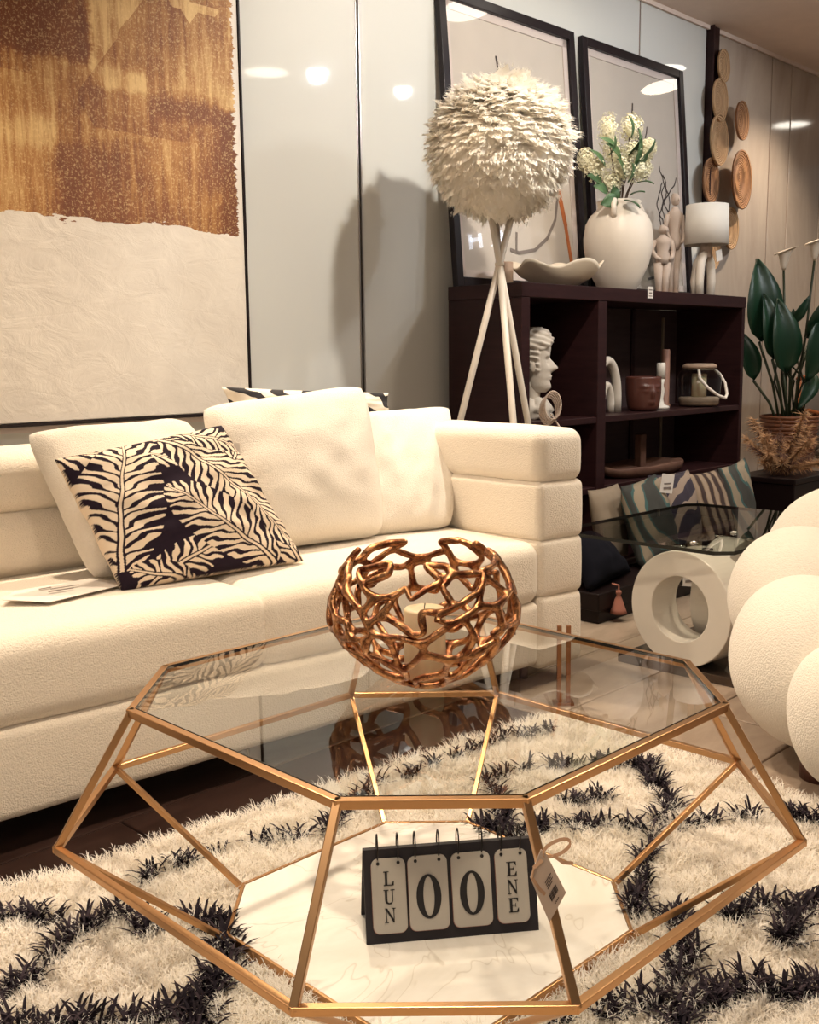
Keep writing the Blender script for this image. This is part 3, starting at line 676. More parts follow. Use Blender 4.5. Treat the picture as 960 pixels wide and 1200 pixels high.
# ------------------------------------------------------------------ coffee table
ct = empty('coffee_table', (0, 0, .02), 0, 'gold faceted coffee table with glass top and marble shelf, standing on the shaggy rug', 'coffee table')
RINGS = {'T': (.1219, .4847, .4500), 'M': (.1708, .6018, .2386), 'B': (.0869, .3473, .0300)}
def oct_(k_, z=None):
    a, b, h = RINGS[k_]; h = (h if z is None else z)-.02
    return [Vector(p) for p in ((-a, -b, h), (-b, -a, h), (-b, a, h), (-a, b, h), (a, b, h), (b, a, h), (b, -a, h), (a, -b, h))]
T, Mi, B = oct_('T'), oct_('M'), oct_('B')
for i in range(8):
    j = (i+1) % 8
    MB().bar(T[i], T[j], .013, .013, ext=.004).build('top_rail', 'gold', ct, bevel=.0012)
    MB().bar(Mi[i], Mi[j], .012, .012, ext=.004).build('middle_rail', 'gold', ct, bevel=.0012)
    MB().bar(B[i], B[j], .006, .024, ext=.002).build('shelf_rail', 'gold', ct, bevel=.001)
    cT = Vector((T[i].x, T[i].y, 0))
    MB().bar(T[i], Mi[i], .012, .012, cT, ext=.002).build('upper_strut', 'gold', ct, bevel=.0012)
    MB().bar(Mi[i], B[i], .010, .010, cT, ext=.002).build('lower_strut', 'gold', ct, bevel=.0012)
a, b = .1219-.003, .4847-.0075
gp = [(-a, -b), (-b, -a), (-b, a), (-a, b), (a, b), (b, a), (b, -a), (a, -b)][::-1]
MB().prism(gp, .4315, .4365).build('glass_top', 'table_glass', ct)
ge = MB(); q_ = [Vector((x, y, .434)) for x, y in gp]
for i in range(8): ge.bar(q_[i], q_[(i+1) % 8], .0012, .006)
ge.build('glass_edge', 'glass_edge', ct)
a, b = .0869-.002, .3473-.004
MB().prism([(-a, -b), (-b, -a), (-b, a), (-a, b), (a, b), (b, a), (b, -a), (a, -b)][::-1], .008, .020).build('marble_shelf', 'marble', ct)

# ------------------------------------------------------------------ gold branch candle holder
from mathutils import geometry
ch = empty('branch_candle_holder', (-.004, .035, .4375), 0, 'round candle holder of tangled antique gold branches on the glass table top', 'candle holder')
def coral(seed, n=128):
    rs = np.random.default_rng(seed)
    pts = []
    ga = math.pi*(3-math.sqrt(5))
    for i in range(n):
        z = 1-2*(i+.5)/n; th = i*ga; r = math.sqrt(1-z*z); v = Vector((r*math.cos(th), r*math.sin(th), z))+Vector(rs.normal(0, .085, 3)); pts.append(v.normalized())
    bm = bmesh.new(); vs = [bm.verts.new(p) for p in pts]
    bmesh.ops.convex_hull(bm, input=vs); bmesh.ops.triangulate(bm, faces=bm.faces)
    bm.faces.ensure_lookup_table(); bm.faces.index_update(); C_ = [f.calc_center_median().normalized() for f in bm.faces]; E_ = []
    for e in bm.edges:
        if len(e.link_faces) == 2: E_.append((e.link_faces[0].index, e.link_faces[1].index))
    bm.free()
    # jitter the nodes so the cells turn long and pointed
    C_ = [(c+Vector(rs.normal(0, .055, 3))).normalized() for c in C_]
    return C_, E_
Cn, En = coral(5)
def holder_map(c):
    z = c.z; rz = math.sqrt(max(0, 1-z*z))
    rr = (rz**.86 if z > 0 else (1-abs(z)**1.5)**.72)*.166*(1.0-.05*noise.noise(c*2)); hgt = .132+.148*z*(1 if z > 0 else .89)
    return Vector((c.x/max(rz, 1e-4)*rr, c.y/max(rz, 1e-4)*rr, hgt))
keep = [i for i, c in enumerate(Cn) if c.z < .80]; idx = {k_: j for j, k_ in enumerate(keep)}
pos = [holder_map(Cn[i]) for i in keep]
edges = [(idx[a_], idx[b_]) for a_, b_ in En if a_ in idx and b_ in idx]
rs_ = random.Random(11); deg = [0]*len(pos)
for a_, b_ in edges: deg[a_] += 1; deg[b_] += 1
final = []
for a_, b_ in rs_.sample(edges, len(edges)):
    if deg[a_] > 2 and deg[b_] > 2 and rs_.random() < .16: deg[a_] -= 1; deg[b_] -= 1
    else: final.append((a_, b_))
vs = [p for p in pos]; es = []
for a_, b_ in final:
    m_ = (pos[a_]+pos[b_])/2; L_ = (pos[a_]-pos[b_]).length
    if L_ > .03:
        off = Vector((rs_.uniform(-1, 1), rs_.uniform(-1, 1), rs_.uniform(-1, 1)))*L_*.05+Vector((m_.x, m_.y, 0)).normalized()*.002
        vs.append(m_+off); es += [(a_, len(vs)-1), (len(vs)-1, b_)]
    else: es.append((a_, b_))
zmin = min(v_.z for v_ in vs); vs = [v_-Vector((0, 0, zmin-.005)) for v_ in vs]
me = bpy.data.meshes.new('branch_shell'); me.from_pydata([tuple(v_) for v_ in vs], es, [])
br = bpy.data.objects.new('branch_shell', me); COL.objects.link(br); br.parent = ch
sk = br.modifiers.new('skin', 'SKIN'); 
for i, sv in enumerate(me.skin_vertices[0].data):
    rad = .0054+.0026*rs_.random(); sv.radius = (rad, rad)
me.skin_vertices[0].data[0].use_root = True; sk.use_smooth_shade = True
ss = br.modifiers.new('sub', 'SUBSURF'); ss.levels = 1; ss.render_levels = 1
me.materials.append(MT['antique_gold'])
cd = empty('pillar_candle', (-.002, .04, .450), 0, 'short cream pillar candle inside the gold branch candle holder', 'candle')
wx = MB().lathe([(.001, 0), (.036, 0), (.037, .003), (.037, .127), (.034, .131), (.02, .128), (.001, .127)], 36).build('wax', 'candle', cd, True)
MB().tube([(0, 0, .126), (0, .001, .133), (.001, .001, .139)], .001, 6).build('wick', 'ink', wx)

# ------------------------------------------------------------------ flip calendar
ca = empty('desk_calendar', (.0415, -.105, .0405), R(8.2), 'black easel desk calendar with white flip cards on the marble shelf of the coffee table', 'calendar')
CW, CH, LEAN = .298, .148, .045
prof = [(0, 0), (.006, 0), (LEAN+.004, CH-.006), (.098, 0), (.104, 0), (LEAN+.008, CH), (LEAN-.002, CH)]
n = len(prof); vs = [(-CW/2, y, z) for y, z in prof]+[(CW/2, y, z) for y, z in prof]
MB().add(vs, [tuple(range(n)), tuple(range(2*n-1, n-1, -1))]+[(i, i+n, (i+1) % n+n, (i+1) % n) for i in range(n)]).build('easel', 'black_board', ca, weld=True)
tl = math.atan2(LEAN, CH)
def on_face(x, u, d=0):   # x along, u up the sloping face, d proud of it
    return Vector((x, u*math.sin(tl)-d*math.cos(tl), u*math.cos(tl)+d*math.sin(tl)))
def flat(mb, poly, d0, d1):   # polygon in face coordinates -> thin slab
    n = len(poly); vs = [on_face(x, u, d1) for x, u in poly]+[on_face(x, u, d0) for x, u in poly]
    mb.add(vs, [tuple(range(n)), tuple(range(2*n-1, n-1, -1))]+[(i, i+n, (i+1) % n+n, (i+1) % n) for i in range(n)]); return mb
def rrect(cx, cu, w, h, r, k_=6):
    out = []
    for sx, sy, a0 in ((1, 1, 0), (-1, 1, 90), (-1, -1, 180), (1, -1, 270)):
        for i in range(k_+1):
            a_ = R(a0+90*i/k_); out.append((cx+sx*(w/2-r)+r*math.cos(a_), cu+sy*(h/2-r)+r*math.sin(a_)))
    return out
def strokes(mb, rects, cx, cu, s):
    for r_ in rects: flat(mb, [(cx+x*s, cu+y*s) for x, y in r_], .0066, .0072)
def bx_(x0, y0, x1, y1): return [(x1, y0), (x1, y1), (x0, y1), (x0, y0)]
GL = {'L': [bx_(-.28, -.5, -.1, .5), bx_(-.38, .44, .02, .5), bx_(-.38, -.5, .34, -.43), [(.36, -.5), (.36, -.2), (.31, -.2), (.2, -.43)]],
      'U': [bx_(-.32, -.25, -.15, .5), bx_(.2, -.25, .26, .5), bx_(-.42, .44, -.05, .5), bx_(.08, .44, .4, .5), [(.26, -.26), (.2, -.26), (.12, -.38), (-.02, -.42), (-.12, -.36), (-.15, -.25), (-.32, -.25), (-.27, -.42), (-.1, -.51), (.08, -.51), (.2, -.42)]],
      'N': [bx_(-.3, -.5, -.24, .5), bx_(.24, -.5, .3, .5), [(.3, -.5), (.3, -.35), (-.2, .5), (-.38, .5), (-.3, .4), (.22, -.5)], bx_(-.4, -.5, -.12, -.45), bx_(.12, .45, .4, .5)],
      'E': [bx_(-.28, -.5, -.1, .5), bx_(-.38, .44, .32, .5), bx_(-.38, -.5, .34, -.44), bx_(-.1, -.03, .16, .04), bx_(.13, -.13, .17, .14), [(.34, .22), (.34, .5), (.2, .44), (.3, .22)], [(.37, -.2), (.32, -.2), (.2, -.44), (.36, -.5)]]}
for x, w, kind in ((-.1075, .058, 'LUN'), (-.040, .068, '0'), (.035, .068, '0'), (.106, .056, 'ENE')):
    u0, hh = (.078, .122)
    base_l = 0
    cdp = flat(MB(), rrect(x, u0, w, hh, .012), .0012, .0060).build('flip_card', 'card', ca)
    flat(MB(), rrect(x, u0-.0015, w+.001, hh, .012), .0006, .0030).build('card_stack', 'card_edge', ca)
    mb = MB()
    if kind == '0':
        nn = 28; O_ = [(x+.0215*math.cos(2*math.pi*k_/nn), u0-.006+.0365*math.sin(2*math.pi*k_/nn)) for k_ in range(nn)]
        I_ = [(x+.0095*math.cos(2*math.pi*k_/nn), u0-.006+.0325*math.sin(2*math.pi*k_/nn)) for k_ in range(nn)]
        for k_ in range(nn): l_ = (k_+1) % nn; flat(mb, [O_[k_], O_[l_], I_[l_], I_[k_]], .0066, .0072)
    else:
        for c_, q in zip(kind, (.030, 0, -.030)): strokes(mb, GL[c_], x, u0-.002+q, .0235)
    mb.build('lettering', 'ink', cdp)
    for dx in (-.3, .3):
        xx_ = x+dx*w; mb = MB(); pts = []
        for k_ in range(18):
            a_ = 2*math.pi*k_/18; pts.append(Vector((xx_, LEAN-.002+.0125*math.cos(a_), CH+.003+.024*math.sin(a_))))
        mb.tube(pts, .0013, 6, closed=True).build('ring', 'wire', ca, True)
        flat(MB(), [(xx_+.003*math.cos(2*math.pi*k_/10), .131+.003*math.sin(2*math.pi*k_/10)) for k_ in range(10)], .0062, .0068).build('punch_hole', 'ink', cdp)

# price tag tied on the front right leg of the coffee table
tg = empty('price_tag', (.140, -.568, .425), 0, 'kraft price tag with ribbon bow tied to the front right strut of the coffee table', 'tag')
def tq(p): return Vector((p[0]-.140, 0, p[1]-.425))
q4 = [tq(p) for p in ((.131, .426), (.137, .421), (.162, .370), (.142, .331), (.118, .390))]
vs = [p+Vector((0, -.002, 0)) for p in q4]+[p for p in q4]; n = 5
MB().add(vs, [tuple(range(n-1, -1, -1)), tuple(range(n, 2*n))]+[(i, (i+1) % n, (i+1) % n+n, i+n) for i in range(n)]).build('card', 'tag_paper', tg, weld=True)
mb = MB(); ax_ = (q4[2]-q4[4]).normalized(); ay_ = Vector((0, 0, 0)); down = (q4[3]-q4[2]+q4[3]-q4[4]); 
e1 = (q4[3]-q4[4]).normalized(); e2 = (q4[2]-q4[1]).normalized(); rowd = Vector((e2.z, 0, -e2.x))
cen = (q4[2]+q4[3]+q4[4])/3+Vector((.001, -.0028, .014))
lng = (q4[3]-q4[4]).normalized(); crs = (q4[2]-q4[3]).normalized()
for k_ in range(4): a_ = cen-lng*.0095+lng*.0028*k_ - crs*.004; mb.bar(a_, a_+crs*(.015-.003*(k_ % 2)), .0008, .0004, (0, 1, 0))
for k_ in range(9): a_ = cen+lng*.006-crs*.005+crs*.0019*k_; mb.bar(a_, a_+lng*.009, .0009 if k_ % 3 else .0014, .0004, (0, 1, 0))
for k_ in range(4): a_ = cen+lng*.021-crs*.002+crs*.0026*k_; mb.bar(a_, a_+crs*.0014, .0014, .0004, (0, 1, 0))
mb.build('print', 'branch_ink', tg)
def rib(pts): 
    mb = MB()
    for a_, b_ in zip(pts[:-1], pts[1:]): mb.bar(Vector(a_), Vector(b_), .0008, .0042, (0, .4, 1), .0006)
    return mb
loop = [(.004+.0165*math.sin(t_)*1.0+.006, -.003+.004*math.cos(t_), -.008+.0185*(1-math.cos(t_))*.62+.006*math.sin(t_)) for t_ in np.linspace(-.1, 2*math.pi+.1, 20)]
rib(loop).build('ribbon_loop', 'ribbon', tg)
rib([(.006, -.003, -.006), (.018, -.002, -.016), (.03, 0, -.018)]).build('ribbon_end', 'ribbon', tg); rib([(-.008, -.004, -.012), (-.018, -.006, -.02), (-.02, -.004, -.034), (-.01, -.003, -.05), (-.004, -.003, -.056)]).build('ribbon_end', 'ribbon', tg)

# ------------------------------------------------------------------ feather floor lamp
LX, LY = .314, 2.30
fl_ = empty('feather_floor_lamp', (LX, LY, 0), 0, 'tall tripod floor lamp with a big white feather ball shade, between sofa and bookcase', 'floor lamp')
hubz = 1.36
for az_ in (285, 165, 50):
    a_ = R(90-az_); foot = Vector((.355*math.cos(a_), .355*math.sin(a_), 0)); top = Vector((-.062*math.cos(a_), -.062*math.sin(a_), 1.60))
    lg = MB().tube([foot, foot.lerp(top, .5), top], [.011, .013, .013], 12).build('leg', 'white_metal', fl_, True); lg['label'] = 'slim white painted leg'
MB().tube([(0, 0, hubz-.006), (0, 0, hubz+.006)], .018, 16).build('hub', 'white_metal', fl_, True)
MB().lathe([(.045, 1.575), (.05, 1.59), (.05, 1.60), (.012, 1.61), (.012, 1.72)], 24).build('shade_holder', 'white_metal', fl_, True)
MB().box((-.0, -.02, 1.565), (.03, .03, .03)).build('socket', 'ink', fl_)
MB().ell((0, 0, 1.785), (.215, .215, .198), 32, 20).build('shade_core', 'feather', fl_, True)
def feathers(n):
    mb = MB(); rs = random.Random(3)
    for i in range(n):
        z = 1-2*(i+.5)/n; th = i*2.39996+rs.uniform(-.2, .2); r = math.sqrt(max(0, 1-z*z)); nrm = Vector((r*math.cos(th), r*math.sin(th), z))
        tang = Vector((-math.sin(th), math.cos(th), 0)); down = nrm.cross(tang); down = down if down.z < 0 else -down
        if down.length < .1: down = Vector((1, 0, 0))
        out = (nrm*rs.uniform(.25, .60)+down*(.9 if z > -.5 else .5)+tang*rs.uniform(-.35, .35)).normalized()
        rr = rs.uniform(.20, .235); root = Vector((nrm.x*rr, nrm.y*rr, 1.79+nrm.z*rr*.92)); L_ = rs.uniform(.06, .09)
        side = (tang+nrm*rs.uniform(-.15, .15)).normalized(); curl = side.cross(out).normalized()
        if curl.dot(nrm) < 0: curl = -curl
        w = rs.uniform(.028, .044); pts = []; K = 6; bend = rs.uniform(.0, .030)
        for k_ in range(K):
            f = k_/(K-1); c_ = root+out*L_*f+curl*bend*f*f; ww = w*(.4, .85, 1, .95, .75, .35)[k_]
            for s_ in (-1, -.5, 0, .5, 1): pts.append(c_+side*ww*s_-curl*.010*s_*s_+out*(-.012*abs(s_)*f+rs.uniform(-.004, .006)*f)+curl*rs.uniform(-.001, .001))
        mb.add(pts, [(k_*5+j_, k_*5+j_+1, k_*5+j_+6, k_*5+j_+5) for k_ in range(K-1) for j_ in range(4)])
        if rs.random() < .8:      # downy barbs at the tip
            tip = root+out*L_+curl*bend
            for k_ in range(5):
                b_ = tip+side*w*rs.uniform(-.6, .6)-out*.012; e_ = b_+(out+side*rs.uniform(-.6, .6)+curl*rs.uniform(-.1, .6)).normalized()*rs.uniform(.015, .03)
                mb.add([b_-side*.0025, b_+side*.0025, e_], [(0, 1, 2)])
    return mb
fo = feathers(3000).build('feather_shade', 'feather', fl_, True); fo['kind'] = 'stuff'
cw_ = MB()
for k_ in range(5):
    cw_.tube([(.20+.032*math.cos(t_)+.004*k_, .11-.02*k_*.4, .80+.055*math.sin(t_)+.006*k_-.0) for t_ in np.linspace(0, 2*math.pi, 20)], .0035, 6, closed=True)
cw_.tube([(.21, .1, .79), (.25, .09, .73), (.28, .08, .70), (.30, .07, .72)], .0035, 6)
cb = cw_.build('power_cable', 'carved', fl_, True); cb['label'] = 'coiled beige cable hanging on the leg'

# ------------------------------------------------------------------ things on the bookcase top
va = empty('ceramic_jar', wg(.493, .17, BH), WR, 'round white ceramic jar with small handles holding the white flowers, on the bookcase', 'vase')
vprof = [(.001, 0), (.08, 0), (.09, .01), (.115, .06), (.145, .13), (.160, .20), (.162, .25), (.153, .31), (.132, .35), (.108, .372), (.098, .385), (.098, .40), (.104, .413), (.098, .418), (.09, .41), (.085, .385), (.001, .36)]
vbody = MB().lathe(vprof, 48).build('body', 'ceramic', va, True)
for a_ in (R(205), R(350)):
    c_, s_ = math.cos(a_), math.sin(a_)
    MB().tube([(c_*r, s_*r, z) for r, z in ((.138, .335), (.158, .352), (.160, .382), (.142, .404), (.118, .405), (.102, .392))], .013, 10).build('handle', 'ceramic', vbody, True)
fb = empty('flower_bouquet', wg(.493, .17, BH+.362), WR, 'bouquet of creamy white hydrangea sprigs with green leaves in the ceramic jar', 'flowers')
rs = random.Random(5)
heads = [(-.10, -.04, .33, .045, .075), (.09, .02, .36, .05, .055), (-.20, -.08, .165, .055, .055), (.0, -.08, .155, .06, .06), (.12, -.06, .165, .055, .055), (.06, -.10, .23, .04, .04), (-.08, -.06, .10, .05, .045), (.18, .02, .19, .045, .045), (-.02, .08, .25, .05, .05), (.20, -.04, .255, .035, .04), (-.26, -.02, .21, .035, .045)]
# widths are laid out along the view-facing diagonal of the jar
ex = Vector((math.cos(-WR), math.sin(-WR), 0)); ey = Vector((-math.sin(-WR), math.cos(-WR), 0))
def fp(x, y, z): return ex*x*.62+ey*y+Vector((0, 0, z))
for hx, hy, hz, hr, hv in heads:
    hr *= 1.22; hv *= 1.15; c_ = fp(hx, hy, hz+.03); st_ = MB(); st_.tube([fp(hx*.12, 0, -.02), fp(hx*.4, hy*.4, hz*.5), c_], .003, 6); st_.build('stem', 'twig', fb, True)
    mb = MB()
    for i in range(330):
        d_ = Vector((rs.gauss(0, 1), rs.gauss(0, 1), rs.gauss(0, 1))).normalized(); q_s = rs.uniform(.62, 1.1); p_ = c_+Vector((d_.x*hr*.85*q_s, d_.y*hr*.85*q_s, d_.z*hv*q_s))
        t1 = d_.orthogonal().normalized(); t1.rotate(Matrix.Rotation(rs.uniform(0, 6), 3, d_)); t2 = d_.cross(t1); s_ = .0065
        for k_ in range(4):
            e1_ = t1*math.cos(k_*math.pi/2)+t2*math.sin(k_*math.pi/2); e2_ = t1*math.cos(k_*math.pi/2+.8)+t2*math.sin(k_*math.pi/2+.8); e0_ = t1*math.cos(k_*math.pi/2-.8)+t2*math.sin(k_*math.pi/2-.8)
            mb.add([p_, p_+e0_*s_*.6+d_*.002, p_+e1_*s_+d_*.004, p_+e2_*s_*.6+d_*.002], [(0, 1, 2, 3)])
    o = mb.build('flower_head', 'petal', fb); o['kind'] = 'stuff'
    MB().ell(c_, (hr*.5, hr*.5, hv*.6), 10, 8).build('flower_core', 'petal', fb, True)
def leaf_mb(base, tip, w, cup=.15, droop=.0, n=7, facing=None):
    base = Vector(base); tip = Vector(tip); ax = tip-base; L_ = ax.length; d_ = ax.normalized()
    side = d_.cross(Vector(facing) if facing else Vector((0, 0, 1)))
    if side.length < .1: side = d_.cross(Vector((1, 0, 0)))
    side.normalize(); nr = side.cross(d_); vs = []
    for i in range(n+1):
        f = i/n; c_ = base+ax*f+nr*(-droop*L_*f*f)+nr*(.12*L_*math.sin(math.pi*f)); ww = w*(math.sin(math.pi*f**.75)**.8 if 0 < f < 1 else .02)
        for sx in (-1, -.5, 0, .5, 1): vs.append(c_+side*ww*sx+nr*abs(sx)*cup*w)
    fs = [(i*5+j, i*5+j+1, (i+1)*5+j+1, (i+1)*5+j) for i in range(n) for j in range(4)]
    m1 = MB().add(vs, fs); return m1
def solid(o, t=.0015):
    s_ = o.modifiers.new('solid', 'SOLIDIFY'); s_.thickness = t; return o
for bx0, bz0, tx0, tz0, w in ((-.02, .20, -.13, .27, .03), (.02, .22, .10, .30, .03), (.05, .15, .08, .33, .032), (-.14, .17, -.25, .24, .02), (-.12, .06, -.22, .08, .024), (.04, .04, .13, .05, .026), (-.05, .03, -.17, .0, .026), (.10, .10, .20, .09, .022), (-.04, .25, -.18, .30, .016), (0, .02, .1, -.02, .028), (-.03, .08, -.1, .04, .026), (.02, .10, .04, .18, .03), (.05, .30, .02, .39, .026), (.14, .22, .20, .29, .024), (-.12, .22, -.08, .30, .026), (.08, .18, .16, .24, .03), (-.16, .10, -.26, .13, .024), (.0, .12, -.06, .20, .03)):
    y_ = rs.uniform(-.14, -.08); solid(leaf_mb(fp(bx0, y_, bz0+.02), fp(tx0*1.08, y_-.03, tz0+.02), w*1.3, facing=(.3, -1, .3)).build('leaf', 'leaf_mid', fb, True), .001)
bw = empty('wavy_bowl', wg(-.034, .13, BH), WR, 'cream ceramic bowl with a wavy rim on the bookcase top', 'bowl')
def wavy(p, a_, i): 
    f = max(0, (p.z-.02))/.08; return Vector((p.x*(1+.08*f*math.sin(5*a_)), p.y*.62*(1+.08*f*math.sin(5*a_)), p.z+.018*f*math.sin(5*a_+.8)))
MB().lathe([(.001, 0), (.07, 0), (.10, .012), (.16, .045), (.195, .085), (.203, .098), (.195, .098), (.155, .055), (.09, .022), (.001, .014)], 80, fn=wavy).build('body', 'bowl', bw, True)
bw.rotation_euler[2] = R(5)
cu = empty('small_pot', wg(-.215, .28, BH), WR, 'small beige cup standing behind the tripod of the feather lamp', 'pot')
MB().lathe([(.001, 0), (.034, 0), (.037, .005), (.037, .105), (.034, .108), (.030, .104), (.03, .01), (.001, .01)], 24).build('body', 'lid_wood', cu, True)
# slender carved figures
def figure(o, h, s=1.0):
    mb = MB()
    mb.tube([(0, 0, 0), (0, 0, .02)], .038*s, 16)
    for sx in (-1, 1): mb.tube([(sx*.014*s, 0, .015), (sx*.016*s, .004, h*.25), (sx*.018*s, 0, h*.48)], [.013*s, .016*s, .022*s], 10)
    mb.tube([(0, 0, h*.46), (0, 0, h*.55), (0, 0, h*.64), (0, 0, h*.74), (0, 0, h*.80), (0, .0, h*.84), (0, 0, h*.87)], [.026*s, .034*s, .024*s, .034*s, .036*s, .018*s, .011*s], 14)
    mb.ell((0, -.003, h*.935), (.021*s, .024*s, h*.058), 14, 10); mb.ell((0, .010, h*.975), (.013*s, .013*s, .014), 10, 8); mb.ell((0, -.027*s, h*.93), (.004, .006, .008), 6, 5)
    for sx in (-1, 1): mb.tube([(sx*.036*s, 0, h*.79), (sx*.048*s, .005, h*.66), (sx*.036*s, -.02, h*.55), (sx*.02*s, -.03, h*.52)], [.012*s, .011*s, .009*s, .008*s], 8)
    return mb.build('carving', 'carved', o, True)
fg = empty('carved_figure', wg(1.154, .26, BH), R(20), 'tall slim whitewashed carved standing figure between vase and table lamp', 'figurine'); figure(fg, .53, 1.15)
fg2 = empty('carved_figure', wg(1.06, .27, BH), R(10), 'shorter pale carved figure just left of the tall slim figure', 'figurine'); figure(fg2, .36, 1.2)
fg3 = empty('glass_bottle', wg(.86, .24, BH), 0, 'pale frosted conical bottle beside the ceramic jar', 'bottle')
MB().lathe([(.001, 0), (.05, 0), (.052, .01), (.035, .15), (.014, .24), (.014, .3), (.018, .305), (.012, .31)], 24).build('body', 'jar_glass', fg3, True)
# table lamp
tl_ = empty('table_lamp', wg(1.235, .12, BH), WR, 'small table lamp with white drum shade at the right end of the bookcase top', 'table lamp')
MB().lathe([(.110, .262), (.112, .262), (.107, .462), (.105, .462), (.107, .44), (.110, .262)], 48, cap=False).build('lamp_shade', 'shade', tl_, True)
MB().lathe([(.001, .455), (.105, .455)], 48, cap=False).build('shade_top', 'shade', tl_, True)
MB().tube([(0, 0, .20), (0, 0, .30)], .03, 16).build('neck', 'carved', tl_, True)
for sx, sy in ((-1, 0), (1, 0), (0, 1)):
    MB().tube([(sx*.055, sy*.055, 0), (sx*.062, sy*.062, .08), (sx*.05, sy*.05, .17), (sx*.022, sy*.022, .215), (0, 0, .235)], [.020, .022, .022, .020, .018], 12).build('leg', 'ceramic', tl_, True)
MB().box((.01, -.068, .205), (.06, .003, .055), M=Matrix.Rotation(R(-14), 3, 'Y')).build('hang_tag', 'paper', tl_)

# ------------------------------------------------------------------ things in the bookcase
S1, S2, S0 = .744, .430, .06
bu = empty('bust_sculpture', wg(-.165, .15, S1), R(-8), 'white plaster bust of a head facing right, in the left bay of the bookcase', 'sculpture')
def bust():
    mb = MB(); NZ, NA = 60, 56; z0, z1 = .115, .395
    def prof(z):   # t from chin (0) to crown (1)
        t = (z-z0)/(z1-z0)
        pts_f = [(0, .046), (.06, .062), (.12, .066), (.18, .062), (.23, .066), (.30, .066), (.36, .070), (.45, .064), (.52, .060), (.58, .064), (.68, .068), (.78, .068), (.88, .056), (.96, .034), (1, .004)]
        pts_b = [(0, .030), (.10, .036), (.25, .058), (.4, .078), (.55, .090), (.7, .094), (.82, .086), (.92, .062), (1, .004)]
        pts_s = [(0, .032), (.10, .046), (.25, .056), (.42, .064), (.6, .070), (.75, .070), (.88, .056), (.96, .034), (1, .004)]
        g = lambda P_: float(np.interp(t, [p[0] for p in P_], [p[1] for p in P_])); return t, g(pts_f), g(pts_b), g(pts_s)
    vs = []; fs = []
    for i in range(NZ+1):
        z = z0+(z1-z0)*i/NZ; t, f_, b_, s_ = prof(z)
        for k_ in range(NA):
            a_ = 2*math.pi*k_/NA; aw = (a_+math.pi) % (2*math.pi)-math.pi; c_, n_ = math.cos(a_), math.sin(a_)
            x = (f_ if c_ > 0 else b_)*c_; y = s_*n_
            nose = .026*math.exp(-((t-.37)/.055)**2)+.014*math.exp(-((t-.45)/.06)**2); x += nose*math.exp(-(aw/.20)**2)
            lips = .008*(math.exp(-((t-.245)/.016)**2)+math.exp(-((t-.205)/.016)**2)); x += lips*math.exp(-(aw/.34)**2)
            x += .006*math.exp(-((t-.07)/.05)**2)*math.exp(-(aw/.4)**2)
            for sg__ in (-1, 1):
                e_ = math.exp(-((aw-sg__*.46)/.20)**2); x -= .013*e_*math.exp(-((t-.485)/.05)**2); x += .008*e_*math.exp(-((t-.48)/.018)**2); x += .007*e_*math.exp(-((t-.56)/.03)**2)
                x += .0*e_
            hair = (abs(aw) > 1.25 and t > .33) or t > .70+.05*math.cos(aw*3)
            P_ = Vector((x, y, z))
            if hair and t < .985:
                nv = Vector((c_, n_, .3)); P_ += nv*(.009+.009*noise.noise(P_*52)+.005*math.sin(z*260+aw*6))
            vs.append(P_)
    for i in range(NZ):
        for k_ in range(NA): l_ = (k_+1) % NA; fs.append((i*NA+k_, i*NA+l_, (i+1)*NA+l_, (i+1)*NA+k_))
    fs.append(tuple(range(NA-1, -1, -1))); mb.add(vs, fs)
    for sy in (-1, 1): mb.ell((-.008, sy*.068, .225), (.014, .008, .024), 10, 8)
    mb.lathe([(.038, .03), (.036, .07), (.036, .10), (.040, .135), (.045, .16)], 30, c=(-.014, 0, 0))
    def drape(p, a_, i): return Vector((p.x*1.15+.006*math.sin(6*a_), p.y*1.25+.005*math.sin(7*a_), p.z+.006*math.sin(5*a_+i)))
    mb.lathe([(.001, 0), (.062, .0), (.068, .012), (.060, .030), (.070, .042), (.058, .060), (.044, .075), (.034, .09)], 40, c=(.0, 0, 0), fn=drape)
    return mb
bust().build('head', 'plaster_white', bu, True)
def arch(t, rad, h, r, mat):
    pts = [(-rad, 0, 0), (-rad, 0, h*.3)]+[(rad*-math.cos(a_), 0, h*.3+(h*.7)*math.sin(a_)) for a_ in np.linspace(.1, math.pi-.1, 16)]+[(rad, 0, h*.3), (rad, 0, 0)]
    return MB().tube(pts, r, 14).build('arch_band', mat, t, True)
ar = empty('arch_sculpture', wg(.40, .16, S1), WR, 'pale grey nested arch sculpture on the middle shelf beside the brown face pot', 'sculpture')
arch(ar, .09, .245, .022, 'plaster_white'); arch(ar, .038, .13, .018, 'plaster_white')
fpot = empty('face_pot', wg(.66, .12, S1), R(-70), 'glossy brown planter pot with a moulded face on the middle shelf', 'pot')
def face(p, a_, i):
    aw = (a_+math.pi) % (2*math.pi)-math.pi; g = lambda a0, z0, sa, sz, amp: amp*math.exp(-((aw-a0)/sa)**2-((p.z-z0)/sz)**2)
    e = g(0, .085, .13, .03, .02)+g(.42, .118, .25, .008, .008)+g(-.42, .118, .25, .008, .008)+g(.42, .098, .18, .009, .005)+g(-.42, .098, .18, .009, .005)+g(0, .045, .2, .007, .008)+g(0, .035, .18, .006, .006)
    r = math.hypot(p.x, p.y); s_ = (r+e)/max(r, 1e-4); return Vector((p.x*s_, p.y*s_, p.z))
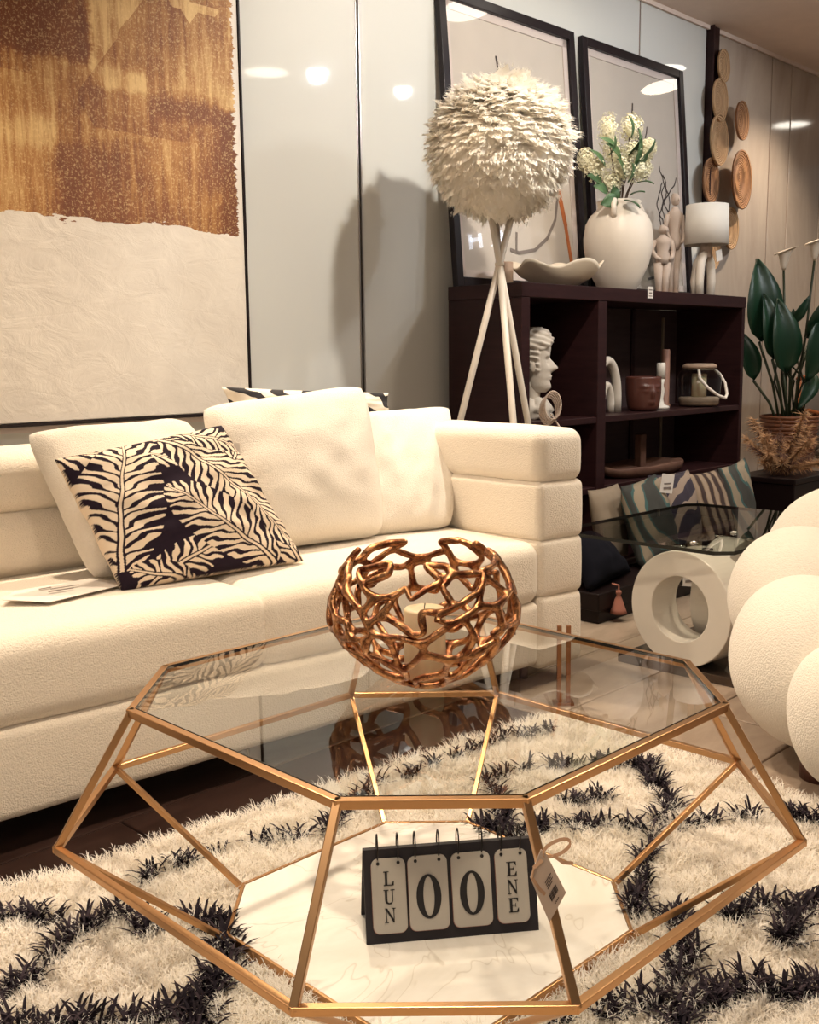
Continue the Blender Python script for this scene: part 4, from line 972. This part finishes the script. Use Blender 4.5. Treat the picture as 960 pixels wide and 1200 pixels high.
MB().lathe([(.001, 0), (.06, 0), (.072, .008)]+[(.072+.014*math.sin(min(1, z/.1)*1.4), z) for z in np.linspace(.02, .155, 26)]+[(.086, .163), (.080, .166), (.076, .15), (.07, .03), (.001, .025)], 72, fn=face).build('body', 'terracotta', fpot, True)
cst = empty('candlestick', wg(.87, .15, S1), 0, 'white sculpted candlestick with a pillar candle right of the brown face pot', 'candlestick')
MB().lathe([(.001, 0), (.045, 0), (.045, .012), (.02, .022), (.014, .05), (.02, .09), (.014, .12), (.02, .15)], 24).build('holder', 'candle_white', cst, True)
MB().lathe([(.001, .15), (.022, .15), (.022, .225), (.019, .23), (.001, .228)], 24).build('pillar', 'candle_white', cst, True)
ts = empty('taper_candle', wg(1.03, .22, S1), 0, 'brown tapered column standing behind the white candlestick', 'candle')
MB().lathe([(.001, 0), (.03, 0), (.03, .01), (.022, .02), (.022, .29), (.018, .297), (.001, .297)], 20).build('column', 'brown_wax', ts, True)
ln = empty('glass_lantern', wg(1.165, .10, S1), WR, 'round glass lantern with white rope handle and wooden lid inside the bookcase', 'lantern')
MB().lathe([(.001, .002), (.098, .002), (.108, .02), (.112, .05), (.112, .15), (.10, .18), (.078, .198), (.075, .205), (.074, .20), (.096, .178), (.108, .15), (.108, .05), (.1, .02), (.001, .008)], 48, cap=False).build('glass_jar', 'jar_glass', ln, True)
MB().lathe([(.001, .008), (.094, .008), (.100, .02), (.104, .045), (.096, .05), (.001, .05)], 40).build('wooden_base', 'lid_wood', ln, True)
MB().lathe([(.001, .05), (.038, .05), (.038, .165), (.034, .17), (.001, .168)], 30).build('candle', 'candle', ln, True)
MB().lathe([(.076, .198), (.088, .2), (.088, .212), (.07, .222), (.001, .224)], 40).build('wooden_lid', 'lid_wood', ln, True)
MB().lathe([(.077, .190), (.0795, .190), (.0795, .199), (.077, .199)], 40, cap=False).build('metal_band', 'chrome', ln, True)
ropep = [(-.07, -.035, .190), (-.108, -.062, .15), (-.092, -.102, .10), (-.04, -.132, .06), (.025, -.138, .045), (.07, -.122, .065), (.088, -.100, .12), (.078, -.075, .165), (.06, -.055, .19)]
rp = []
for i in range(len(ropep)-1):
    for f in (0, .5): rp.append(Vector(ropep[i]).lerp(Vector(ropep[i+1]), f))
rp.append(Vector(ropep[-1])); MB().tube(rp, .0075, 10).build('rope_handle', 'rope', ln, True)
wt = empty('wooden_tray', wg(.70, .14, S2), WR, 'low carved wooden tray with an upright post on the lower shelf', 'tray')
def trayw(p, a_, i): return Vector((p.x*1.0+.01*noise.noise(p*14), p.y*.42, p.z+.01*noise.noise(p*9)))
MB().lathe([(.001, 0), (.27, 0), (.31, .02), (.325, .05), (.31, .055), (.28, .035), (.001, .028)], 40, fn=trayw).build('tray', 'tray_wood', wt, True)
rbox('post', (.04, .04, .11), (.05, .04, .165), .006, 'tray_wood', wt, mid=2, arc=2)

# pillows heaped in and in front of the lowest bay
def wc(name, corners, t, mat, label, **kw):
    o = cushion(name, [wg(*c) for c in corners], t, mat, n=18, **kw); return tag(o, label, 'cushion', kw.get('group'))
bench = empty('low_bench', wg(.15, -.36, 0), WR, 'low black bench on the floor in front of the bookcase, under the heaped pillows', 'bench')
rbox('seat', (.0, 0, .085), (1.42, .20, .07), .006, 'dark_box', bench, mid=1, arc=2); rbox('plinth', (.0, 0, .027), (1.40, .19, .050), .003, 'dark_box', bench, mid=1, arc=2)
wc('navy_cushion', [(-.56, -.31, .335), (-.27, -.20, .30), (-.13, -.33, .125), (-.56, -.42, .125)], .14, 'navy', 'black navy velvet cushion slumped on the low bench beside the sofa', seed=11)
tv = empty('tassel', wg(-.452, -.478, .122), WR, 'rust red tassel hanging over the edge of the low bench', 'tassel')
MB().lathe([(.001, .0), (.010, -.002), (.012, -.012), (.007, -.02), (.014, -.035), (.028, -.075), (.034, -.09), (.001, -.088)], 16).build('skirt', 'tassel', tv, True); MB().tube([(0, .03, .02), (0, .0, .018), (0, 0, -.002)], .004, 6).build('cord', 'tassel', tv)
wc('teal_cushion', [(-.02, -.20, .46), (.42, -.10, .47), (.36, -.27, .125), (-.07, -.34, .125)], .14, 'teal_stripe', 'teal and cream striped cushion leaning on the bookcase above the low bench', seed=12)
wc('beige_cushion', [(-.12, -.10, .445), (.14, -.08, .45), (.14, -.14, .13), (-.12, -.19, .13)], .10, 'beige_fabric', 'plain beige cushion at the left of the heap under the bookcase shelf', seed=13)
wc('navy_striped_cushion', [(.34, -.11, .47), (.74, -.09, .46), (.70, -.20, .125), (.32, -.26, .125)], .13, 'navy_stripe', 'dark navy and cream leaf patterned cushion, behind the ring of the side table', seed=14)
wc('brown_cushion', [(.66, -.12, .45), (1.0, -.10, .44), (.98, -.22, .125), (.62, -.28, .125)], .12, 'brown_stripe', 'cream and brown patterned cushion right of the navy patterned one', seed=15)
wc('green_cushion', [(.98, -.12, .45), (1.28, -.11, .48), (1.22, -.22, .02), (.94, -.26, .02)], .12, 'teal_stripe', 'teal patterned cushion at the right end of the heap', seed=16)
for (w_0, n_0, z_0, lb_) in ((.30, -.235, .445, 'white price tag pinned on the teal striped cushion'), (.093, -.473, .088, 'white price tag hanging low, seen through the ring of the side table')):
    t_ = empty('paper_tag', wg(w_0, n_0, z_0), WR+R(-25), lb_, 'tag')
    MB().box((0, 0, 0), (.065, .002, .085), M=Matrix.Rotation(R(8), 3, 'Y')).build('tag_card', 'paper', t_); MB().box((0, -.002, .0), (.035, .001, .006)).box((0, -.002, -.02), (.04, .001, .01)).build('print', 'branch_grey', t_)

# ------------------------------------------------------------------ woven wall discs
for i, (w, z, r, dk, lb_) in enumerate(((1.923, 2.633, .088, 0, 'smallest woven disc, topmost of the wall cluster'), (1.886, 2.442, .116, 0, 'pale woven disc second from the top of the wall cluster'), (2.105, 2.356, .108, 1, 'dark woven disc at the right of the second pale disc'),
        (1.890, 2.222, .138, 0, 'large pale woven disc in the middle of the wall cluster'), (1.815, 1.992, .122, 1, 'brown woven disc on the left, just over the table lamp'), (2.117, 2.024, .166, 1, 'largest woven disc, brown, low at the right of the wall cluster'), (2.071, 1.745, .120, 0, 'pale woven disc half hidden behind the table lamp shade'), (1.86, 1.60, .1, 0, 'lowest woven disc, hidden behind the table lamp'))):
    n_ = WN-.035-.004*(i % 2)-(.030 if i in (2, 5) else 0)
    t_ = empty('woven_disc', wg(w, n_, z), WR+R(9), lb_, 'wall basket', 'round woven baskets on the wall')
    pr = [(.001, .006)]+[(r*f, .006+(.0025 if k_ % 2 else 0)+.02*f**3) for k_, f in enumerate(np.linspace(.08, .97, 24))]+[(r, .030), (r*1.02, .024), (r*.99, .014), (.001, .0)]
    mb = MB().lathe(pr, 48)
    mb.v = [(x, -z_, y) for x, y, z_ in mb.v]
    mb.build('basket', 'woven_dark' if dk else 'woven', t_, True, weld=True)

# ------------------------------------------------------------------ potted calla lily, pampas, chair behind
rb = empty('rattan_planter', wg(2.12, .04, 0), WR, 'brown rattan basket planter on slim legs holding the calla lilies', 'planter')
bk = MB()
for k_ in range(17):
    f = k_/16; r = .125+.035*f; bk.lathe([(r*1.0, .285+f*.35), (r*1.045, .292+f*.35), (r*1.045, .302+f*.35), (r, .306+f*.35)], 28, cap=False)
bk.build('woven_body', 'rattan', rb, True); MB().lathe([(.001, .28), (.12, .28), (.155, .60), (.001, .60)], 24).build('liner', 'dark_box', rb, True)
for a_ in range(4):
    c_, s_ = math.cos(a_*math.pi/2+.4), math.sin(a_*math.pi/2+.4); MB().tube([(.15*c_, .15*s_, 0), (.09*c_, .09*s_, .30)], .010, 8).build('leg', 'rattan', rb, True)
cl_ = empty('calla_lily', wg(2.0, .0, .60), 0, 'calla lily plant with dark green leaves and two white flowers in the rattan planter', 'plant')
cl_.location = wg(2.12, .04, .60)
def dirp(px_, py_, dz):   # px_ across the view, py_ away from the viewer
    return Vector((px_, py_, dz))
lv = [((-.20, -.02, .48), (-.22, -.02, .95), .11), ((-.14, -.08, .38), (-.20, -.10, .75), .07), ((-.08, -.10, .30), (-.13, -.12, .72), .09), ((-.03, -.05, .58), (.05, -.10, .73), .03), ((-.22, .0, .26), (-.30, .02, .55), .06),
      ((.13, -.10, .60), (.04, -.14, .25), .085), ((.05, -.06, .50), (.38, -.08, .84), .10), ((.12, -.02, .30), (.0, -.14, .10), .05), ((.2, .0, .45), (.36, .04, .66), .06), ((-.05, .0, .45), (-.02, -.06, .66), .045)]
for b_, t_, w in lv:
    b_ = Vector(b_)+Vector((.0, 0, 0)); t_ = Vector(t_)
    MB().tube([(b_.x*.25, b_.y*.3, -.03), (b_.x*.55, b_.y*.6, b_.z*.5), b_], .008, 8).build('stem', 'stem', cl_, True)
    solid(leaf_mb(b_, t_, w, .3, .08, 9, facing=(.15, -1, .1)).build('leaf', 'leaf', cl_, True), .002)
for x, y, z in ((-.075, -.02, .88), (.09, -.04, .93)):
    MB().tube([(x*.2, 0, -.03), (x*.7, y, z*.6), (x, y, z)], .007, 8).build('stem', 'stem', cl_, True)
    def spathe(p, a_, i): f = i/8; return Vector((p.x*(1+.5*f*max(0, math.cos(a_))), p.y, p.z+.05*f*f*math.cos(a_)*.5))
    solid(MB().lathe([(.008, 0), (.016, .02), (.022, .045), (.026, .07), (.032, .09), (.038, .103), (.045, .110), (.052, .112), (.055, .109)], 20, c=(x, y, z), cap=False, fn=spathe).build('flower', 'calla', cl_, True), .0015)
for k_ in range(9): MB().tube([(rs.uniform(-.05, .05), rs.uniform(-.04, .04), -.03), (rs.uniform(-.1, .1), rs.uniform(-.05, .05), .25), (rs.uniform(-.16, .14), rs.uniform(-.06, .04), .5)], .006, 6).build('stem', 'stem', cl_, True)
dbx = empty('black_trunk', wg(1.715, -.12, 0), WR, 'low black trunk at the right end of the bookcase under the dried grasses', 'box')
rbox('body', (0, 0, .165), (.46, .34, .33), .008, 'dark_box', dbx, mid=1, arc=2); rbox('lid', (0, 0, .345), (.48, .36, .03), .006, 'dark_box', dbx, mid=1, arc=2)
pa = empty('pampas_bunch', wg(1.64, -.14, .36), 0, 'bushy bunch of dried tan pampas grass in a dark pot on the black trunk', 'dried grass')
MB().lathe([(.001, 0), (.05, 0), (.06, .06), (.05, .12), (.045, .12), (.001, .1)], 24).build('pot', 'pampas_dark', pa, True)
for mat_, cnt, sd in (('pampas', 5200, 1), ('pampas_dark', 900, 2)):
    mb = MB(); rs2 = random.Random(sd)
    plumes = [Vector((rs2.uniform(-.19, .19), rs2.uniform(-.15, .08), rs2.uniform(.04, .34))) for _ in range(13)]
    for i in range(cnt):
        c_ = plumes[i % 13]; f = rs2.random(); b_ = Vector((c_.x*f, c_.y*f, .03+c_.z*f))
        d_ = (Vector((c_.x, c_.y, .12)).normalized()*.6+Vector((rs2.gauss(0, .6), rs2.gauss(0, .6), rs2.gauss(0, .5)))).normalized(); L_ = rs2.uniform(.03, .07)
        s_ = d_.orthogonal().normalized()*.0034; mb.add([b_-s_, b_+s_, b_+d_*L_+Vector((0, 0, -.01))], [(0, 1, 2)])
    o = mb.build('plumes', mat_, pa); o['kind'] = 'stuff'
chh = empty('rattan_chair', wg(2.98, .05, 0), WR, 'grey round-backed chair with orange wooden rails behind the rattan planter', 'chair')
MB().ell((0, .15, .62), (.30, .06, .30), 28, 18).build('backrest', 'grey_fabric', chh, True)
MB().ell((0, -.10, .38), (.28, .28, .06), 28, 14).build('seat', 'grey_fabric', chh, True)
for sx in (-1, 1):
    MB().tube([(sx*.26, -.30, 0), (sx*.26, -.28, .56), (sx*.28, .18, .66)], .016, 10).build('arm_frame', 'orange_wood', chh, True)
    MB().tube([(sx*.24, .22, 0), (sx*.27, .2, .50), (sx*.28, .2, .84)], .016, 10).build('leg', 'orange_wood', chh, True)
MB().tube([(-.30, .2, .85), (0, .24, .87), (.30, .2, .85)], .014, 10).build('top_rail', 'orange_wood', chh, True)
MB().tube([(-.26, -.25, .33), (.26, -.25, .33)], .013, 8).build('front_rail', 'orange_wood', chh, True)
MB().tube([(-.33, -.1, .36), (-.1, -.32, .5), (.1, -.34, .62)], .011, 8).build('brace', 'orange_wood', chh, True)

# ------------------------------------------------------------------ glass side table on two white rings
SA = R(45)
stb = empty('glass_side_table', (1.05, 1.78, 0), SA, 'glass side table with clipped corners on two white rings and a dark mirrored slab', 'side table')
# local x runs away to the right (45 degrees), y away to the left
def sl(x, y): v_ = Vector((x-1.05, y-1.78, 0)); v_.rotate(Matrix.Rotation(-SA, 3, 'Z').to_euler()); return v_
sgz = .42
w0, w1, d0, d1, cc = -.40, .40, -.325, .225, .045
# corner nearest the viewer from the photographed floor position
fc = sl(.905, 1.385)
x0, y0 = fc.x, fc.y-.03; x1, y1 = x0+.92, y0+.66
gp = [(x0+cc, y0), (x1-cc, y0), (x1, y0+cc), (x1, y1-cc), (x1-cc, y1), (x0+cc, y1), (x0, y1-cc), (x0, y0+cc)]
MB().prism(gp, sgz-.012, sgz).build('glass_top', 'smoke_glass', stb)
ge = MB(); q_ = [Vector((x, y, sgz-.006)) for x, y in gp]
for i in range(8): ge.bar(q_[i], q_[(i+1) % 8], .0015, .0115)
ge.build('glass_edge', 'glass_edge', stb)
sx0, sy0 = sl(.97, 1.344).x, sl(.97, 1.344).y
MB().prism([(sx0+.02, sy0), (sx0+.62, sy0), (sx0+.62, sy0+.44), (sx0, sy0+.44), (sx0, sy0+.02)], 0, .028).build('base_slab', 'slab', stb, bevel=.002)
def ring(t, ro, ri_, th, cx, cy, ang):
    mb = MB(); n = 72; vs = []
    for k_ in range(n):
        a_ = 2*math.pi*k_/n; c_, s_ = math.cos(a_), math.sin(a_)
        for rr, yy in ((ro, -th/2), (ro, th/2), (ri_, th/2), (ri_, -th/2)): vs.append((rr*c_, yy, rr*s_))
    fs = []
    for k_ in range(n):
        l_ = (k_+1) % n
        for e in range(4): g_ = (e+1) % 4; fs.append((k_*4+e, l_*4+e, l_*4+g_, k_*4+g_))
    mb.add(vs, fs); o = mb.build('ring_leg', 'ring_white', t, loc=(cx, cy, .028+ro), rotz=ang, bevel=.003); return o
RR = (sgz-.012-.028-.006)/2
rp_ = sl(.872, 1.545); ring(stb, RR, .106, .135, rp_.x, rp_.y, R(86)); rp2 = sl(1.056, 1.729); ring(stb, RR, .108, .10, rp2.x, rp2.y, R(0))
for p_ in (rp_, rp2):
    for dx in (-.05, .05): MB().lathe([(.001, sgz-.018), (.018, sgz-.018), (.018, sgz-.012), (.001, sgz-.012)], 20, c=(p_.x, p_.y+dx, 0)).build('glass_disc', 'chrome', stb, True)
    MB().lathe([(.001, sgz), (.014, sgz), (.010, sgz+.006), (.001, sgz+.008)], 16, c=(p_.x, p_.y, 0)).build('screw_cap', 'chrome', stb, True)

# ------------------------------------------------------------------ rolled boucle armchair at the right
ac = empty('boucle_armchair', (1.30, .75, 0), 0, 'white boucle armchair of fat rounded rolls at the right edge of the picture', 'armchair')
def roll(name, c, r):
    o = MB().ell((0, 0, 0), r, 56, 36); o.v = [tuple(Vector(p)+.004*noise.noise_vector(Vector(p)*7)) for p in o.v]
    return o.build(name, 'armchair', ac, True, loc=(c[0]-1.30, c[1]-.75, c[2]))
roll('front_roll', (.925, .47, .222), (.115, .14, .165)); roll('side_roll', (.955, .76, .262), (.185, .24, .212)); roll('side_roll', (1.035, 1.02, .352), (.195, .24, .203)); roll('back_roll', (1.24, 1.22, .41), (.245, .22, .235))
roll('back_roll', (1.62, 1.25, .46), (.24, .22, .28)); roll('side_roll', (1.85, 1.0, .36), (.22, .26, .23)); roll('side_roll', (1.80, .65, .30), (.24, .26, .22)); roll('seat', (1.40, .78, .24), (.42, .42, .19))
for x, y in ((.96, .66), (1.70, .60), (1.1, 1.15), (1.70, 1.15)):
    MB().lathe([(.001, 0), (.05, 0), (.05, .07), (.001, .07)], 20, c=(x-1.30, y-.75, 0)).build('foot', 'orange_wood' if False else 'terracotta', ac, True)
